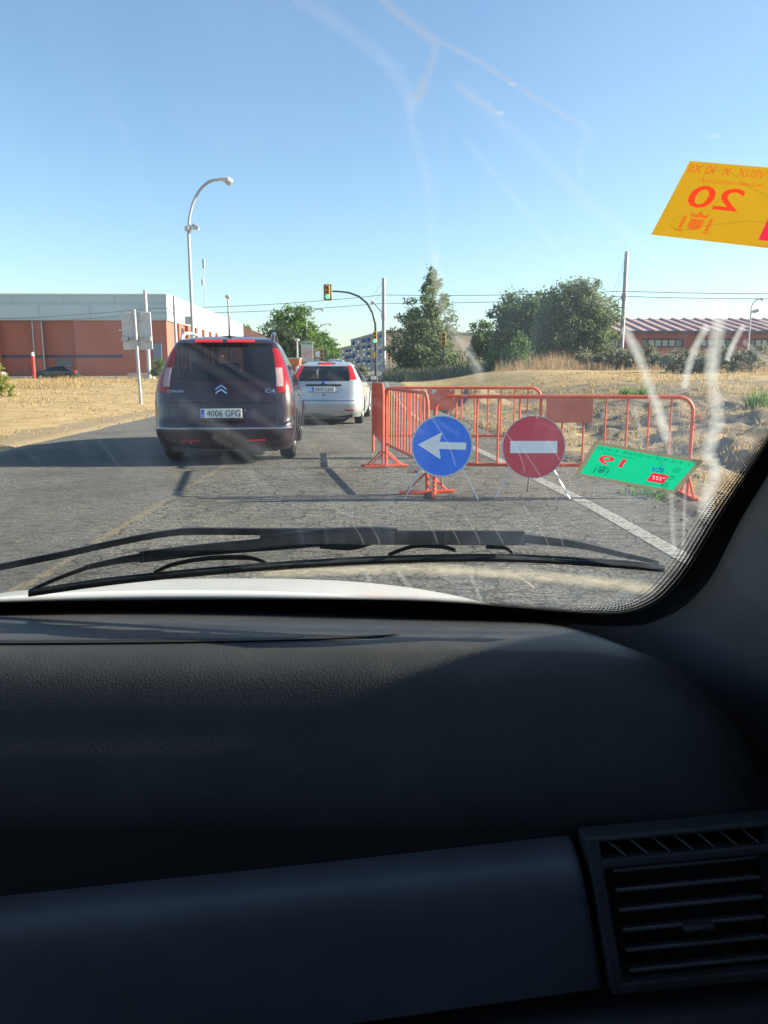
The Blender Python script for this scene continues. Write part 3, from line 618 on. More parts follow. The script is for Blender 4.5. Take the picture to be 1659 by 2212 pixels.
# road sign seen from behind
p = G(305, 876); t = thing('road_sign', 'pair of grey sign panels seen from behind on one post', 'road sign', p); D = p.y
kx = D / F * 1.01; H = P(299, 672, D).z
b = MB(); b.tube([(0, 0, -.3), (-.06, 0, H + .05)], .055, 12); b.build('post', M['galv'], t)
for s, u0, u1 in ((-1, 270, 299), (1, 302, 332)):
    x0, x1 = (u0 - 303) * kx, (u1 - 303) * kx; z0 = P(300, 755, D).z; z1 = P(300, 674, D).z
    b = MB(); b.box(((x0 + x1) / 2, .10, (z0 + z1) / 2), (x1 - x0, .05, z1 - z0), (0, -.02, 0)); sp = b.build('sign_panel', M['galvlight'], t, bev=.02)
    b = MB(); b.box(((x0 + x1) / 2 + s * .12, .0, z0 + .36), (.22, .14, .13)); b.box((s * .14, .03, z0 + .42), (.26, .05, .05), (0, s * .5, 0)); b.box((s * .08, .05, z1 - .15), (.16, .06, .3)); b.build('bracket', M['galv'], sp)
# traffic lights
M['tlyellow'] = Mt('yellow signal housing', (.62, .33, .03), .5, 0, .1, 4)
M['tlamber'] = Mt('unlit lens', (.16, .07, .02), .3); M['tlgreen'] = Mt('lit green lens', (.02, .6, .35), .3, emit=3.0, ecol=(.02, 1, .42)); M['dkpole'] = Mt('dark green grey pole', (.05, .06, .07), .45, 0, .15, 6)
def signal(parent, c, h, housing, lit=True, board=True, face=-1):
    """three lens signal head, front towards -y"""
    c = Vector(c); ww = h * .34
    b = MB(); b.box(c, (ww, ww * .8, h)); hd = b.build('signal_head', housing, parent, bev=h * .03)
    if board:
        b = MB(); b.box(c + Vector((0, ww * .2, 0)), (ww * 1.75, .04, h * 1.18)); b.build('backboard', M['dkpole'], parent, bev=h * .02)
        b = MB(); W, Hh = ww * 1.75, h * 1.18
        for dx, dz, sx0, sz0 in ((-W / 2 + .01, 0, .05, Hh - .001), (W / 2 - .01, 0, .05, Hh - .002), (0, Hh / 2 - .01, W - .1, .05), (0, -Hh / 2 + .01, W - .1, .05)): b.box(c + Vector((dx, ww * .14, dz)), (sx0, .05, sz0))
        b.build('board_rim', M['plate'], parent)
    for i, zz in enumerate((.31, 0, -.31)):
        on = lit and i == 2; b = MB(); q = c + Vector((0, -ww * .4, zz * h)); b.lathe([(.001, -.03), (h * .085, -.028), (h * .125, 0), (h * .125, .02)], 14, q, axis='y'); b.build('lens', M['tlgreen'] if on else M['tlamber'], hd)
        rows = []
        for dd in (0, -.2 * h): rows.append([q + Vector((h * .14 * math.cos(a), dd, h * .14 * math.sin(a))) for a in [R(-20) + R(220) * k / 10 for k in range(11)]])
        b = MB(); b.grid(rows); o = b.build('visor', housing, hd); sm = o.modifiers.new('thickness', 'SOLIDIFY'); sm.thickness = .01
p = base(812, 48); t = thing('traffic_light', 'black arched traffic light post showing two green lights', 'traffic light', p); kx = 48 / F
def tl(u, v): q = P(u, v, 48); return Vector((q.x - p.x, 0, q.z - p.z))
b = MB(); b.tube([(0, 0, -.3), (0, 0, .5)], .12, 12); b.tube([(0, 0, .4), tl(812, 735), tl(811, 700), tl(805, 676), tl(793, 655), tl(775, 640), tl(753, 632), tl(735, 630), tl(714, 629)], [.09, .085, .075, .07, .065, .06, .055, .05, .045], 12); b.build('pole', M['dkpole'], t)
signal(t, tl(708, 632) + Vector((0, -.12, 0)), .80, M['tlyellow']); 
signal(t, tl(811, 729) + Vector((-.02, -.24, 0)), .66, M['tlyellow'], board=False)
b = MB(); b.box(tl(809, 768) + Vector((-.06, -.2, 0)), (.18, .16, .34)); b.build('push_button_box', M['tlyellow'], t, bev=.01)
for lb, u, v, D in (('yellow traffic light beside the round sign on the left kerb', 696, 768, 62), ('yellow traffic light small beside the central mast', 841, 768, 88), ('yellow traffic light in front of the pointed tree', 957, 733, 56)):
    q = base(u, D); s = thing('traffic_light', lb, 'traffic light', q, 0, 'yellow far traffic lights'); zc = P(u, v, D).z - q.z
    b = MB(); b.tube([(0, .1, -.3), (0, .1, zc)], .06, 8); b.build('pole', M['dkpole'], s); signal(s, (0, -.05, zc), .95, M['tlyellow'], False, False)
q = base(688, 66); s = thing('round_sign', 'round red rimmed sign with pale plate beside the yellow traffic light', 'road sign', q); zc = P(688, 765, 66).z - q.z
b = MB(); b.tube([(0, .06, -.3), (0, .06, zc)], .04, 8); b.build('post', M['mast'], s)
M['signred'] = Mt('sign red', (.74, .022, .05), .5, 0, .05, 8); M['signwhite'] = Mt('sign white', (.88, .9, .9), .4, 0, .05, 8); M['signblue'] = Mt('sign blue', (.0, .19, .90), .5, 0, .06, 8); M['signrim'] = Mt('sign rim grey', (.50, .56, .62), .4, .2, .06, 10)
b = MB(); b.lathe([(.001, 0), (.38, 0), (.38, .03), (.001, .03)], 24, (0, 0, zc), 'y'); b.build('sign_disc', M['signred'], s); b = MB(); b.lathe([(.001, -.004), (.27, -.004), (.27, .001)], 24, (0, 0, zc), 'y'); b.build('sign_face', M['signwhite'], s)
b = MB(); b.box((0, 0, zc - .62), (.7, .03, .4)); b.build('plate', M['panelight'], s)
q = base(664, 108); pz = P(664, 760, 108); b = MB(); b.box((0, 0, 0), (1.6, .08, 2.7)); s = b.build('poster_banner', M['panelight'], bev=.03); s.location = (pz.x, 107.6, pz.z); tag(s, 'pale poster with red and green bands hung on the lamp post', 'poster')
b = MB(); b.box((0, -.05, 1.12), (1.5, .02, .3)); b.build('poster_band', Mt('poster green', (.05, .3, .15), .6), s); b = MB(); b.box((0, -.05, -.2), (1.2, .02, 1.0)); b.build('poster_picture', Mt('poster picture', (.45, .2, .2), .6, 0, .6, 2, col2=(.6, .5, .48)), s)
# ================================================================ barriers and temporary signs
def rust_paint():
    m, t, b, o = nodes('worn orange barrier paint'); c = coord(t)
    f = fbm(t, c, 9, 6, .75)
    col = mixc(t, ramp(t, f, [(.60, (0, 0, 0)), (.66, (1, 1, 1))]), (.76, .10, .025), (.44, .26, .22))
    col = mixc(t, ramp(t, fbm(t, c, 4, 4), [(.45, (0, 0, 0)), (.7, (.5, .5, .5))]), col, (.48, .07, .025))
    t.links.new(col, b.inputs['Base Color']); b.inputs['Roughness'].default_value = .5; return m
M['barrier'] = rust_paint()
M['scuffplate'] = Mt('scraped orange plate', (.74, .17, .08), .5, 0, .1, 5, col2=(.58, .13, .08))
M['scuff'] = Mt('torn white paper', (.66, .68, .70), .8)
def barrier(label, a, b_, H=.96, n=12, plate=None, foot=(True, True), hook=False, scraps=()):
    a, b_ = Vector(a), Vector(b_); d = b_ - a; L = d.length
    t = thing('crowd_barrier', label, 'barrier', (a.x, a.y, 0), math.atan2(d.y, d.x), 'orange crowd barriers')
    r = .019; cr = .14; arc = lambda cx, s: [(cx + s * cr * math.cos(q), 0, H - cr + cr * math.sin(q)) for q in [R(90) * k / 6 for k in range(7)]]
    f = MB(); f.tube([(0, 0, .02)] + [(0, 0, .4)] + arc(cr, -1) + arc(L - cr, 1)[::-1] + [(L, 0, .4), (L, 0, .02)], r, 10); f.build('frame', M['barrier'], t)
    f = MB(); f.tube([(r, 0, .30), (L - r, 0, .30)], r * .95, 10); f.build('lower_rail', M['barrier'], t)
    for i in range(1, n):
        x = L * i / n
        f = MB(); f.tube([(x, 0, .318), (x, 0, H - .018)], .0095, 8); f.build('bar', M['barrier'], t)
    for x, on in ((0, foot[0]), (L, foot[1])):
        if not on: continue
        f = MB(); f.box((x, 0, .018), (.045, .56, .03)); f.build('foot', M['barrier'], t, bev=.004)
        for s in (-1, 1): f = MB(); f.tube([(x, s * .2, .03), (x, s * .02, .20)], .011, 7); f.build('foot_brace', M['barrier'], t)
    if plate:
        x0, x1, z0 = plate; f = MB(); f.bb(x0, x1, -.013, .013, z0, H - .022); p = f.build('name_plate', M['scuffplate'], t, bev=.003)
        sp = MB()
        for px, pz, s in scraps:
            sp.prism([(px + s * math.cos(k * .785) * (1 + .4 * math.sin(k * 2.3)), pz + s * .6 * math.sin(k * .785)) for k in range(8)], -.0145, -.0132, lambda q, z, y: Vector((q, y, z)))
        if scraps: sp.build('paper_scrap', M['scuff'], p, smooth=False)
    if hook:
        f = MB(); f.tube([(L + .02, 0, H - .34)] + [(L + .05 + .035 * math.cos(q), 0, H - .22 + .05 * math.sin(q)) for q in [R(180) - R(200) * k / 8 for k in range(9)]], .005, 6); f.build('hook', M['barrier'], t)
        f = MB(); f.tube([(L, 0, H - .3), (L + .03, 0, H - .3)], .012, 6); f.build('hook_lug', M['barrier'], t)
    return t
A0, A1 = G(938, 1068), G(1484, 1074); B1 = G(834, 1010); D1 = G(1158, 985)
barrier('long orange barrier across the photo behind the red no entry sign, with scraped plate', A0, A1, .955, 12, (1.06, 1.50, .71), hook=True)
barrier('orange barrier running away from the blue arrow sign towards the far car', A0 + Vector((-.07, .06, 0)), B1, .985, 14)
barrier('orange barrier seen almost end on beside the silver hatchback', B1 + Vector((-.04, .1, 0)), G(806, 978), 1.03, 14, foot=(True, False))
barrier('far orange barrier at the back of the closed off patch, with small scraped plate', Vector((-.02, 10.95, 0)), Vector((2.18, 10.9, 0)), .965, 12, (.62, 1.0, .66), foot=(False, True), scraps=((.72, .925, .035), (.70, .90, .022), (.95, .935, .02)))
def tripod_sign(name, label, u, vc, vf, rad_px, kindf):
    f0 = G(u, vf); kx = f0.y / F * 1.005; r = rad_px * kx; zc = P(u, vc, f0.y + .03).z
    t = thing(name, label, 'road sign', (f0.x, f0.y, 0), R(-2), 'temporary round signs on tripods')
    lean = .10; fy = lambda z: (z - zc) * lean
    def disc(mb, r0, r1, y0, y1):
        rows = [[Vector((rr * math.cos(q), fy(zc + rr * math.sin(q)) + yy, zc + rr * math.sin(q))) for q in [6.28318 * k / 48 for k in range(48)]] for rr, yy in ((r1, y1), (r1, y0), (r0, y0), (r0, y0 + .006))]
        mb.grid(rows, closed=True)
    def plane(mb, poly, y): mb.add([Vector((a * r, fy(zc + b * r) + y, zc + b * r)) for a, b in poly], [tuple(range(len(poly)))])
    circ = lambda q, n=48: [(q * math.cos(6.28318 * k / n), q * math.sin(6.28318 * k / n)) for k in range(n)]
    rim_m = M['signrim'] if kindf == 'arrow' else M['galvlight']
    b = MB(); disc(b, r * .945 if kindf == 'arrow' else r * .975, r, -.006, .022); b.build('rim', rim_m, t)
    b = MB(); plane(b, circ(.95 if kindf == 'arrow' else .98), 0); plane(b, circ(.985), .015); fc = b.build('sign_face', M['signblue'] if kindf == 'arrow' else M['signred'], t, smooth=False)
    b = MB()
    if kindf == 'arrow':
        poly = [(-.775, .045), (-.04, .425), (-.012, .435), (.0, .415), (-.075, .14), (.786, .112), (.78, -.116), (-.088, -.092), (-.035, -.375), (-.05, -.405), (-.08, -.40)]
        plane(b, poly, -.0015); b.build('arrow', M['signwhite'], fc, smooth=False)
    else:
        plane(b, [(-.745, .19), (-.745, -.195), (.745, -.19), (.745, .195)], -.0015); b.build('white_bar', M['signwhite'], fc, smooth=False)
    for s in (-1, 1):
        b = MB(); q0 = Vector((s * .62 * r, .028, zc - .62 * r)); q1 = Vector((s * 1.20 * r, -.03, .0)); d = (q1 - q0)
        b.tube([q0 - d * .5, q0, q1], [.011] * 3, 4, flat=.6); b.build('leg', M['signrim'], t, smooth=False)
    b = MB(); b.tube([(.0, .05, zc + .1), (.02, .42, .0)], .011, 6); b.build('leg', M['galv'], t)
    b = MB(); b.box((0, fy(zc) + .055, zc), (.05, .03, r * 1.5), (-.1, 0, 0)); b.build('back_strut', M['galv'], t)
    if kindf != 'arrow':
        b = MB(); b.lathe([(.001, .03), (.016, .02), (.014, 0)], 8, (-.06, .0, zc + r)); b.build('stud', M['chrome'], t)
    return t
tripod_sign('arrow_sign', 'round blue sign with white arrow pointing left on grey tripod legs', 953, 963, 1078, 66.5, 'arrow')
tripod_sign('no_entry_sign', 'round red sign with white bar on grey tripod legs', 1149, 965, 1076, 67.5, 'bar')
# ================================================================ vehicles
def car(name, label, loc, rz, S, group=None):
    """body lofted from plan-view rings at rising heights; returns root and helpers. local +y is forward, y=0 the rear bumper"""
    root = thing(name, label, 'car', loc, rz, group); T = S
    NR, NC, NS, NF = 8, 6, S.get('ns', 64), 5
    zs = S['zs']
    def ring(z):
        w_, yr, yf, rr = catmull(T['w'], z), catmull(T['yr'], z), catmull(T['yf'], z), catmull(T['rr'], z)
        bow = S['bow']; rf = S.get('rf', .35); pts = []
        for k in range(NR): x = (w_ - rr) * k / NR; pts.append((x, yr + bow * (x / w_) ** 2, 'rear', k / NR))
        yb = yr + bow * ((w_ - rr) / w_) ** 2
        for k in range(NC): q = R(90) * k / NC; pts.append((w_ - rr + rr * math.sin(q), yb + rr * (1 - math.cos(q)) * 1.25, 'corner', k / NC))
        y0, y1 = yb + rr * 1.25, yf - rf
        for k in range(NS):
            y = y0 + (y1 - y0) * k / NS; s = (y - y0) / (y1 - y0); pts.append((w_ * (1 - .05 * smooth(.55, 1, s)), y, 'side', s))
        for k in range(NF): q = R(90) * k / NF; pts.append((w_ * .95 - .5 * w_ + .5 * w_ * math.cos(q), y1 + rf * math.sin(q), 'fcorner', k / NF))
        for k in range(NF + 1): pts.append((w_ * .45 * (1 - k / NF), yf + .04 * (k / NF), 'front', k / NF))
        return pts
    rows = [(z, ring(z)) for z in zs]
    zt = zs[-1]; last = rows[-1][1]; rows.append((zt + S.get('crown', .02), [(p[0] * .5, p[1] + (.12 if p[2] in ('rear', 'corner') else -.12 if p[2] in ('front', 'fcorner') else 0), p[2], p[3]) for p in last]))
    rows.append((zt + S.get('crown', .02) * 1.3, [(0, lerp(p[1], (last[0][1] + last[-1][1]) / 2, .08), p[2], p[3]) for p in last]))
    parts = {}
    wheels = S['wheels']; wr = S['wr']; ra = wr + .055
    for sgn in (1, -1):
        for i in range(len(rows) - 1):
            z0, z1 = rows[i][0], rows[i + 1][0]; zm = (z0 + z1) / 2
            for j in range(len(last) - 1):
                q = [rows[i][1][j], rows[i][1][j + 1], rows[i + 1][1][j + 1], rows[i + 1][1][j]]
                xm, ym = sum(p[0] for p in q) / 4, sum(p[1] for p in q) / 4; seg = q[0][2]
                if seg == 'side' and any((ym - wy) ** 2 + (zm - wr) ** 2 < ra * ra for wy in wheels): continue
                cls = S['cls'](seg, q[0][3], xm, ym, zm) if i < len(zs) - 1 else 'body'
                key = cls if cls in S['joined'] else (cls, sgn)
                mb = parts.setdefault(key, MB()); vs = [(sgn * p[0], p[1], z) for p, z in zip(q, (z0, z0, z1, z1))]
                mb.add(vs, [(0, 1, 2, 3) if sgn > 0 else (3, 2, 1, 0)])
    objs = {}
    for key, mb in parts.items():
        nm = key if isinstance(key, str) else key[0]
        ids = {}; nf = []; nv = []
        for f in mb.f:                                     # weld
            g_ = []
            for k in f:
                c = tuple(round(x, 4) for x in mb.v[k])
                if c not in ids: ids[c] = len(nv); nv.append(c)
                if not g_ or g_[-1] != ids[c]: g_.append(ids[c])
            if len(set(g_)) >= 3: nf.append(tuple(dict.fromkeys(g_)))
        mb.v, mb.f = nv, nf; objs[key] = mb.build(nm, S['mats'][nm], root, ang=50)
    # wheels: tyre with rim
    wx = S['track']
    for wy in wheels:
        for s in (1, -1):
            b = MB(); ww = S['tw'] / 2; b.lathe([(wr * .62, -ww), (wr * .9, -ww), (wr * .985, -ww * .75), (wr, -ww * .3), (wr, ww * .3), (wr * .985, ww * .75), (wr * .9, ww), (wr * .62, ww)], 32, (s * wx, wy, wr), 'x'); ty = b.build('wheel', M['rubber'], root)
            b = MB(); c = Vector((s * (wx + ww * .55), wy, wr)); b.lathe([(wr * .64, s * ww * .4), (wr * .6, s * ww * .3), (wr * .56, -s * ww * .2)], 32, c, 'x')
            for k in range(7):
                q = 6.28318 * k / 7; d = Vector((0, math.cos(q), math.sin(q))); e = Vector((0, -math.sin(q), math.cos(q)))
                b.add([c + d * wr * .1 - e * wr * .09, c + d * wr * .6 - e * wr * .06, c + d * wr * .6 + e * wr * .06, c + d * wr * .1 + e * wr * .09, c + d * wr * .1 - e * wr * .09 - Vector((s * .03, 0, 0)), c + d * wr * .6 - e * wr * .06 - Vector((s * .03, 0, 0)), c + d * wr * .6 + e * wr * .06 - Vector((s * .03, 0, 0)), c + d * wr * .1 + e * wr * .09 - Vector((s * .03, 0, 0))], [(0, 1, 2, 3), (0, 4, 5, 1), (2, 6, 7, 3)])
            b.lathe([(.001, s * .012), (wr * .16, s * .008), (wr * .17, -s * .01)], 14, c, 'x'); b.build('rim', M['alloy'], ty)
            b = MB(); b.lathe([(.001, 0), (wr * .6, 0), (wr * .6, .01)], 24, (s * wx, wy, wr), 'x'); b.build('brake_disc', M['black'], ty)
            wl = catmull(T['w'], wr + .2); b = MB(); b.tube([(s * (catmull(T['w'], max(zs[0], wr + ra * math.sin(q))) + .002), wy + ra * math.cos(q), wr + ra * math.sin(q)) for q in [R(-8) + R(196) * k / 24 for k in range(25)]], .017, 6); b.build('arch_lip', S['mats'].get('lip', S['mats']['body']), root)
    b = MB(); L = catmull(T['yf'], .4); b.bb(-wx + .1, wx - .1, .12, L - .25, .17, .46)
    for wy in wheels: b.bb(-wx - .05, wx + .05, wy - ra, wy + ra, wr + .05, wr + ra + .06)
    b.build('underbody', M['black'], root, smooth=False)
    def rp(x, z, off=0.0):
        w_, rr = catmull(T['w'], z), catmull(T['rr'], z); xi = min(abs(x), w_ - rr); y = catmull(T['yr'], z) + S['bow'] * (xi / w_) ** 2
        if abs(x) > w_ - rr: k = min(1, (abs(x) - w_ + rr) / rr); y += rr * 1.25 * (1 - math.sqrt(max(0, 1 - k * k)))
        return Vector((x, y - off, z))
    # cabin: seats seen through the glass
    def seat(nm, x, y, wd, n):
        b = MB(); b.bb(x - wd / 2, x + wd / 2, y, y + .5, .42, .60); b.box((x, y - .02, .88), (wd, .14, .62), (R(-12), 0, 0)); st = b.build(nm, M['cloth'], root, bev=.05)
        for k in range(n):
            hxx = x - wd / 2 + wd * (k + .5) / n; b = MB(); b.box((hxx, y - .1, S['headz']), (.24, .09, .17)); b.tube([(hxx - .05, y - .1, S['headz'] - .2), (hxx - .05, y - .1, S['headz'])], .008, 5); b.tube([(hxx + .05, y - .1, S['headz'] - .2), (hxx + .05, y - .1, S['headz'])], .008, 5); b.build('headrest', M['cloth'], st, bev=.035)
    for x in (-.38, .38): seat('front_seat', x, S['seats'][0], .5, 1)
    seat('rear_seat', 0, S['seats'][1], 1.2, 3)
    return root, rp, objs
def plate(root, rp, z0, z1, cx, txt, wd=.52):
    zc = (z0 + z1) / 2; off = max(0, rp(0, zc).y - min(rp(0, z0).y, rp(0, z1).y)); y = min(rp(0, z0).y, rp(0, z1).y) - .012
    b = MB(); b.bb(cx - wd / 2, cx + wd / 2, y - .008, y + .01, z0, z1); p = b.build('number_plate', M['plate'], root, bev=.003)
    b = MB(); b.bb(cx - wd / 2 + .006, cx - wd / 2 + .045, y - .0095, y - .0082, z0 + .006, z1 - .006); b.build('blue_band', M['plateblue'], p, smooth=False)
    b = MB(); h = (z1 - z0) * .68; put_text(b, txt, h, lambda a, q: Vector((cx + .028 + a, y - .0094, zc + q)), wid=wd * .80); b.build('plate_lettering', M['ink'], p, smooth=False)
    b = MB(); put_text(b, 'E', .025, lambda a, q: Vector((cx - wd / 2 + .026 + a, y - .0105, z0 + .032 + q))); b.build('country_letter', M['plate'], p, smooth=False); return p
def paint(name, col, metal=.3, rough=.28, coat=.7, dirt=.25, dcol=(.20, .17, .14)):
    m, t, b, o = nodes(name); c = coord(t)
    f = ramp(t, fbm(t, c, 3, 6, .7), [(.42, (0, 0, 0)), (.75, (1, 1, 1))])
    t.links.new(mixc(t, mathn(t, 'MULTIPLY', f, dirt), col, dcol), b.inputs['Base Color']); b.inputs['Metallic'].default_value = metal
    t.links.new(mathn(t, 'MULTIPLY_ADD', f, .25, rough), b.inputs['Roughness']); b.inputs['Coat Weight'].default_value = coat; b.inputs['Coat Roughness'].default_value = .08; return m
M['plum'] = paint('dark plum car paint', (.020, .005, .011), .15, .22, .6, .02)
M['silver'] = paint('silver car paint', (.55, .56, .57), .55, .32, .5, .12)
M['blackpaint'] = paint('black car paint', (.012, .014, .016), .2, .2, .9, .1)
M['greypaint'] = paint('grey car paint', (.40, .41, .42), .4, .3, .5, .1)
def cls_mpv(seg, s, x, y, z):
    if seg == 'rear' and 1.07 < z < 1.53: return 'rear_window'
    if seg == 'corner' and s < .64 and .92 < z < 1.49: return 'tail_lamp'
    if seg in ('front', 'fcorner') and 1.06 < z < 1.55: return 'windscreen'
    if seg == 'side' and 1.04 < z < 1.50 and (.02 < s < .22 or .25 < s < .56 or .59 < s < .93): return 'side_window'
    return 'body'
zr = steps((.18, .92, .037), (.92, 1.07, .0375), (1.07, 1.49, .035), (1.49, 1.53, .02), (1.53, 1.645, .023))
MPV = dict(zs=zr, w=[(.18, .83), (.3, .88), (.5, .912), (.75, .915), (.92, .90), (1.05, .875), (1.2, .825), (1.35, .765), (1.5, .695), (1.58, .645), (1.62, .58), (1.645, .49)],
    yr=[(.18, .14), (.3, .03), (.46, 0), (.6, .05), (.78, .075), (.95, .11), (1.05, .15), (1.3, .31), (1.5, .46), (1.56, .50), (1.60, .56), (1.645, .85)],
    yf=[(.18, 4.4), (.5, 4.56), (.75, 4.45), (.92, 4.2), (1.0, 3.75), (1.06, 3.5), (1.3, 2.98), (1.5, 2.5), (1.6, 2.15), (1.645, 1.9)],
    rr=[(.18, .24), (.9, .22), (1.2, .16), (1.5, .09), (1.645, .08)], bow=.07, wheels=(.86, 3.59), wr=.325, track=.775, tw=.205, crown=.018, headz=1.22, seats=(2.1, 1.15),
    cls=cls_mpv, joined={'body', 'rear_window', 'windscreen'}, mats=dict(body=M['plum'], rear_window=M['carglass'], tail_lamp=M['redlamp'], windscreen=M['sideglass'], side_window=M['sideglass']))
p = G(484, 1006); rootv, rp, ob = car('people_carrier', 'dark plum people carrier with two lit brake lights, waiting ahead in the queue', (p.x, p.y + .02, 0), R(4.0), MPV)
rootv['category'] = 'car'
b = MB(); b.tube([rp(x, .475, .006) for x in [-.86 + 1.72 * k / 40 for k in range(41)]], .011, 6); b.build('chrome_strip', M['chrome'], rootv)
for x0, x1 in ((-.385, -.03), (.03, .385)):
    b = MB(); b.tube([rp(x, 1.578, .03) for x in [x0 + (x1 - x0) * k / 8 for k in range(9)]], .019, 8); b.build('brake_lamp', M['litred'], rootv)
b = MB(); rows = []
for k in range(25):
    x = -.60 + 1.2 * k / 24; rows.append([rp(x, 1.535, .004), rp(x, 1.555, .05), rp(x, 1.60, .05), rp(x, 1.615, -.02), rp(x, 1.61, -.25)])
b.grid(rows); b.build('roof_spoiler', M['plum'], rootv)
for s in (-1, 1):
    b = MB(); b.tube([(s * .60, .72, 1.575), (s * .605, .80, 1.64), (s * .60, 1.0, 1.70), (s * .585, 1.5, 1.725), (s * .57, 2.0, 1.70), (s * .56, 2.25, 1.62)], [.03, .026, .022, .02, .022, .028], 8); b.build('roof_rail', M['galvlight'] if s < 0 else M['plum'], rootv)
    x0 = s * .30; b = MB(); b.tube([rp(x0 + s * .23 * k / 6, .315, .004) for k in range(7)], .022, 8, flat=.8); b.build('rear_reflector', M['redlamp'], rootv)
    lamp = ob[('tail_lamp', s)]
    b = MB(); rows = [[rp(s * (catmull(MPV['w'], z) - catmull(MPV['rr'], z) + k * .022), z, .004) for k in range(5)] for z in (1.0, 1.05, 1.1, 1.15, 1.2, 1.24)]; b.grid(rows); b.build('clear_lens', M['clearlamp'], lamp)
    b = MB(); rows = [[rp(s * (catmull(MPV['w'], z) - catmull(MPV['rr'], z) + .01 + k * .03), z, .005) for k in range(5)] for z in (.925, .95, .975)]; b.grid(rows); b.build('lower_lens', M['redlamp'], lamp)
    b = MB(); q = Vector((s * .90, 2.95, 1.08)); b.tube([q, q + Vector((s * .08, -.02, .0))], .03, 8); b.box(q + Vector((s * .17, 0, .07)), (.23, .10, .17)); mh = b.build('wing_mirror', M['plum'], rootv, bev=.035, seg=3)
    b = MB(); b.box(q + Vector((s * .17, -.052, .07)), (.19, .006, .13)); b.build('mirror_glass', M['mirror'], mh, bev=.02)
    for y in (1.75, 2.75): b = MB(); b.tube([(s * .917, y - .09, .86), (s * .935, y - .06, .865), (s * .935, y + .06, .865), (s * .917, y + .09, .86)], .013, 6); b.build('door_handle', M['chrome'], rootv)
b = MB(); b.tube([rp(x, .80, .0015) for x in [-.70 + 1.40 * k / 30 for k in range(31)]], .006, 5)
for s in (-1, 1): b.tube([rp(s * (catmull(MPV['w'], z) - catmull(MPV['rr'], z) - .004), z, .0015) for z in [.50 + .42 * k / 14 for k in range(15)]], .005, 5)
b.build('tailgate_seam', M['black'], rootv)
b = MB(); b.tube([(.0, 1.0, 1.655), (.02, .93, 1.80), (.03, .86, 1.92)], [.008, .006, .004], 6); b.tube([(0, 1.03, 1.64), (0, 1.0, 1.675)], [.04, .012], 8); b.build('roof_aerial', M['black'], rootv)
plate(rootv, rp, .605, .722, -.02, '4006 GFG')
b = MB(); put_text(b, 'CITROËN', .036, lambda a, q: rp(-.60 + a, .945 + q, .008), wid=.215); b.build('maker_lettering', M['chrome'], rootv, smooth=False)
b = MB(); put_text(b, 'C4', .05, lambda a, q: rp(.60 + a, .945 + q, .008), wid=.125); b.build('model_lettering', M['chrome'], rootv, smooth=False)
for dz in (.0, -.05):
    b = MB(); b.prism([(-.07, -.03), (0, .018), (.07, -.03), (.07, -.008), (0, .042), (-.07, -.008)], .004, .016, lambda a, q, d, dz=dz: rp(a - .02, .985 + dz + q, d)); b.build('chevron', M['chrome'], rootv, smooth=False)
b = MB(); b.tube([rp(x, .575, .03) for x in [-.32 + .60 * k / 16 for k in range(17)]], .02, 8, flat=.5); b.build('plate_lamp_ledge', M['plum'], rootv)
b = MB(); b.tube([(-.02, .30, 1.07), (.25, .34, 1.10), (.42, .30, 1.10)], .012, 6); b.build('rear_wiper', M['black'], rootv)
def cls_hatch(seg, s, x, y, z):
    if seg == 'rear' and .97 < z < 1.30: return 'rear_window'
    if seg == 'corner' and s < .5 and 1.0 < z < 1.31: return 'tail_lamp'
    if seg in ('front', 'fcorner') and .95 < z < 1.33: return 'windscreen'
    if seg == 'side' and .93 < z < 1.30 and (.03 < s < .36 or .39 < s < .92): return 'side_window'
    return 'body'
zr = steps((.18, .97, .04), (.97, 1.0, .03), (1.0, 1.30, .033), (1.30, 1.395, .02))
HAT = dict(zs=zr, w=[(.18, .79), (.35, .845), (.6, .85), (.85, .84), (.97, .805), (1.1, .735), (1.25, .65), (1.33, .58), (1.395, .46)],
    yr=[(.18, .12), (.3, .03), (.5, 0), (.58, .035), (.8, .06), (.95, .11), (1.1, .26), (1.25, .46), (1.32, .58), (1.395, 1.0)],
    yf=[(.18, 4.02), (.5, 4.14), (.7, 4.0), (.82, 3.6), (.93, 3.0), (1.1, 2.66), (1.3, 2.2), (1.395, 1.75)],
    rr=[(.18, .28), (.6, .30), (.9, .26), (1.1, .17), (1.395, .10)], bow=.09, wheels=(.80, 3.42), wr=.305, track=.735, tw=.19, crown=.02, headz=1.12, seats=(1.9, 1.05),
    cls=cls_hatch, joined={'body', 'rear_window', 'windscreen'}, mats=dict(body=M['silver'], rear_window=M['carglass'], tail_lamp=M['litredlow'], windscreen=M['sideglass'], side_window=M['sideglass']))
p = G(699, 919); rooth, rq, ob = car('hatchback', 'silver hatchback with red upright tail lamps, ahead of the people carrier', (p.x, p.y, 0), R(-2.5), HAT)
b = MB(); b.tube([rq(x, 1.335, .0) for x in [-.13 + .26 * k / 8 for k in range(9)]], .021, 8); b.build('brake_lamp', M['litred'], rooth)
b = MB(); b.tube([rq(x, 1.35, -.02) for x in [-.2 + .4 * k / 8 for k in range(9)]], .03, 8); b.build('lamp_housing', M['black'], rooth)
b = MB(); b.grid([[rq(x, .905, .006), rq(x, .865, .012), rq(x, .865, -.02)] for x in [-.40 + .80 * k / 16 for k in range(17)]]); b.build('tailgate_strip', M['black'], rooth)
b = MB(); b.lathe([(.001, -.012), (.05, -.008), (.055, .0)], 14, rq(0, .915), 'y'); bd = b.build('maker_badge', M['plateblue'], rooth)
b = MB(); b.lathe([(.001, -.006), (.018, -.004), (.02, 0)], 10, rq(0, .67), 'y'); b.build('lock', M['black'], rooth)
plate(rooth, rq, .735, .845, .0, '0847 CDV', .50)
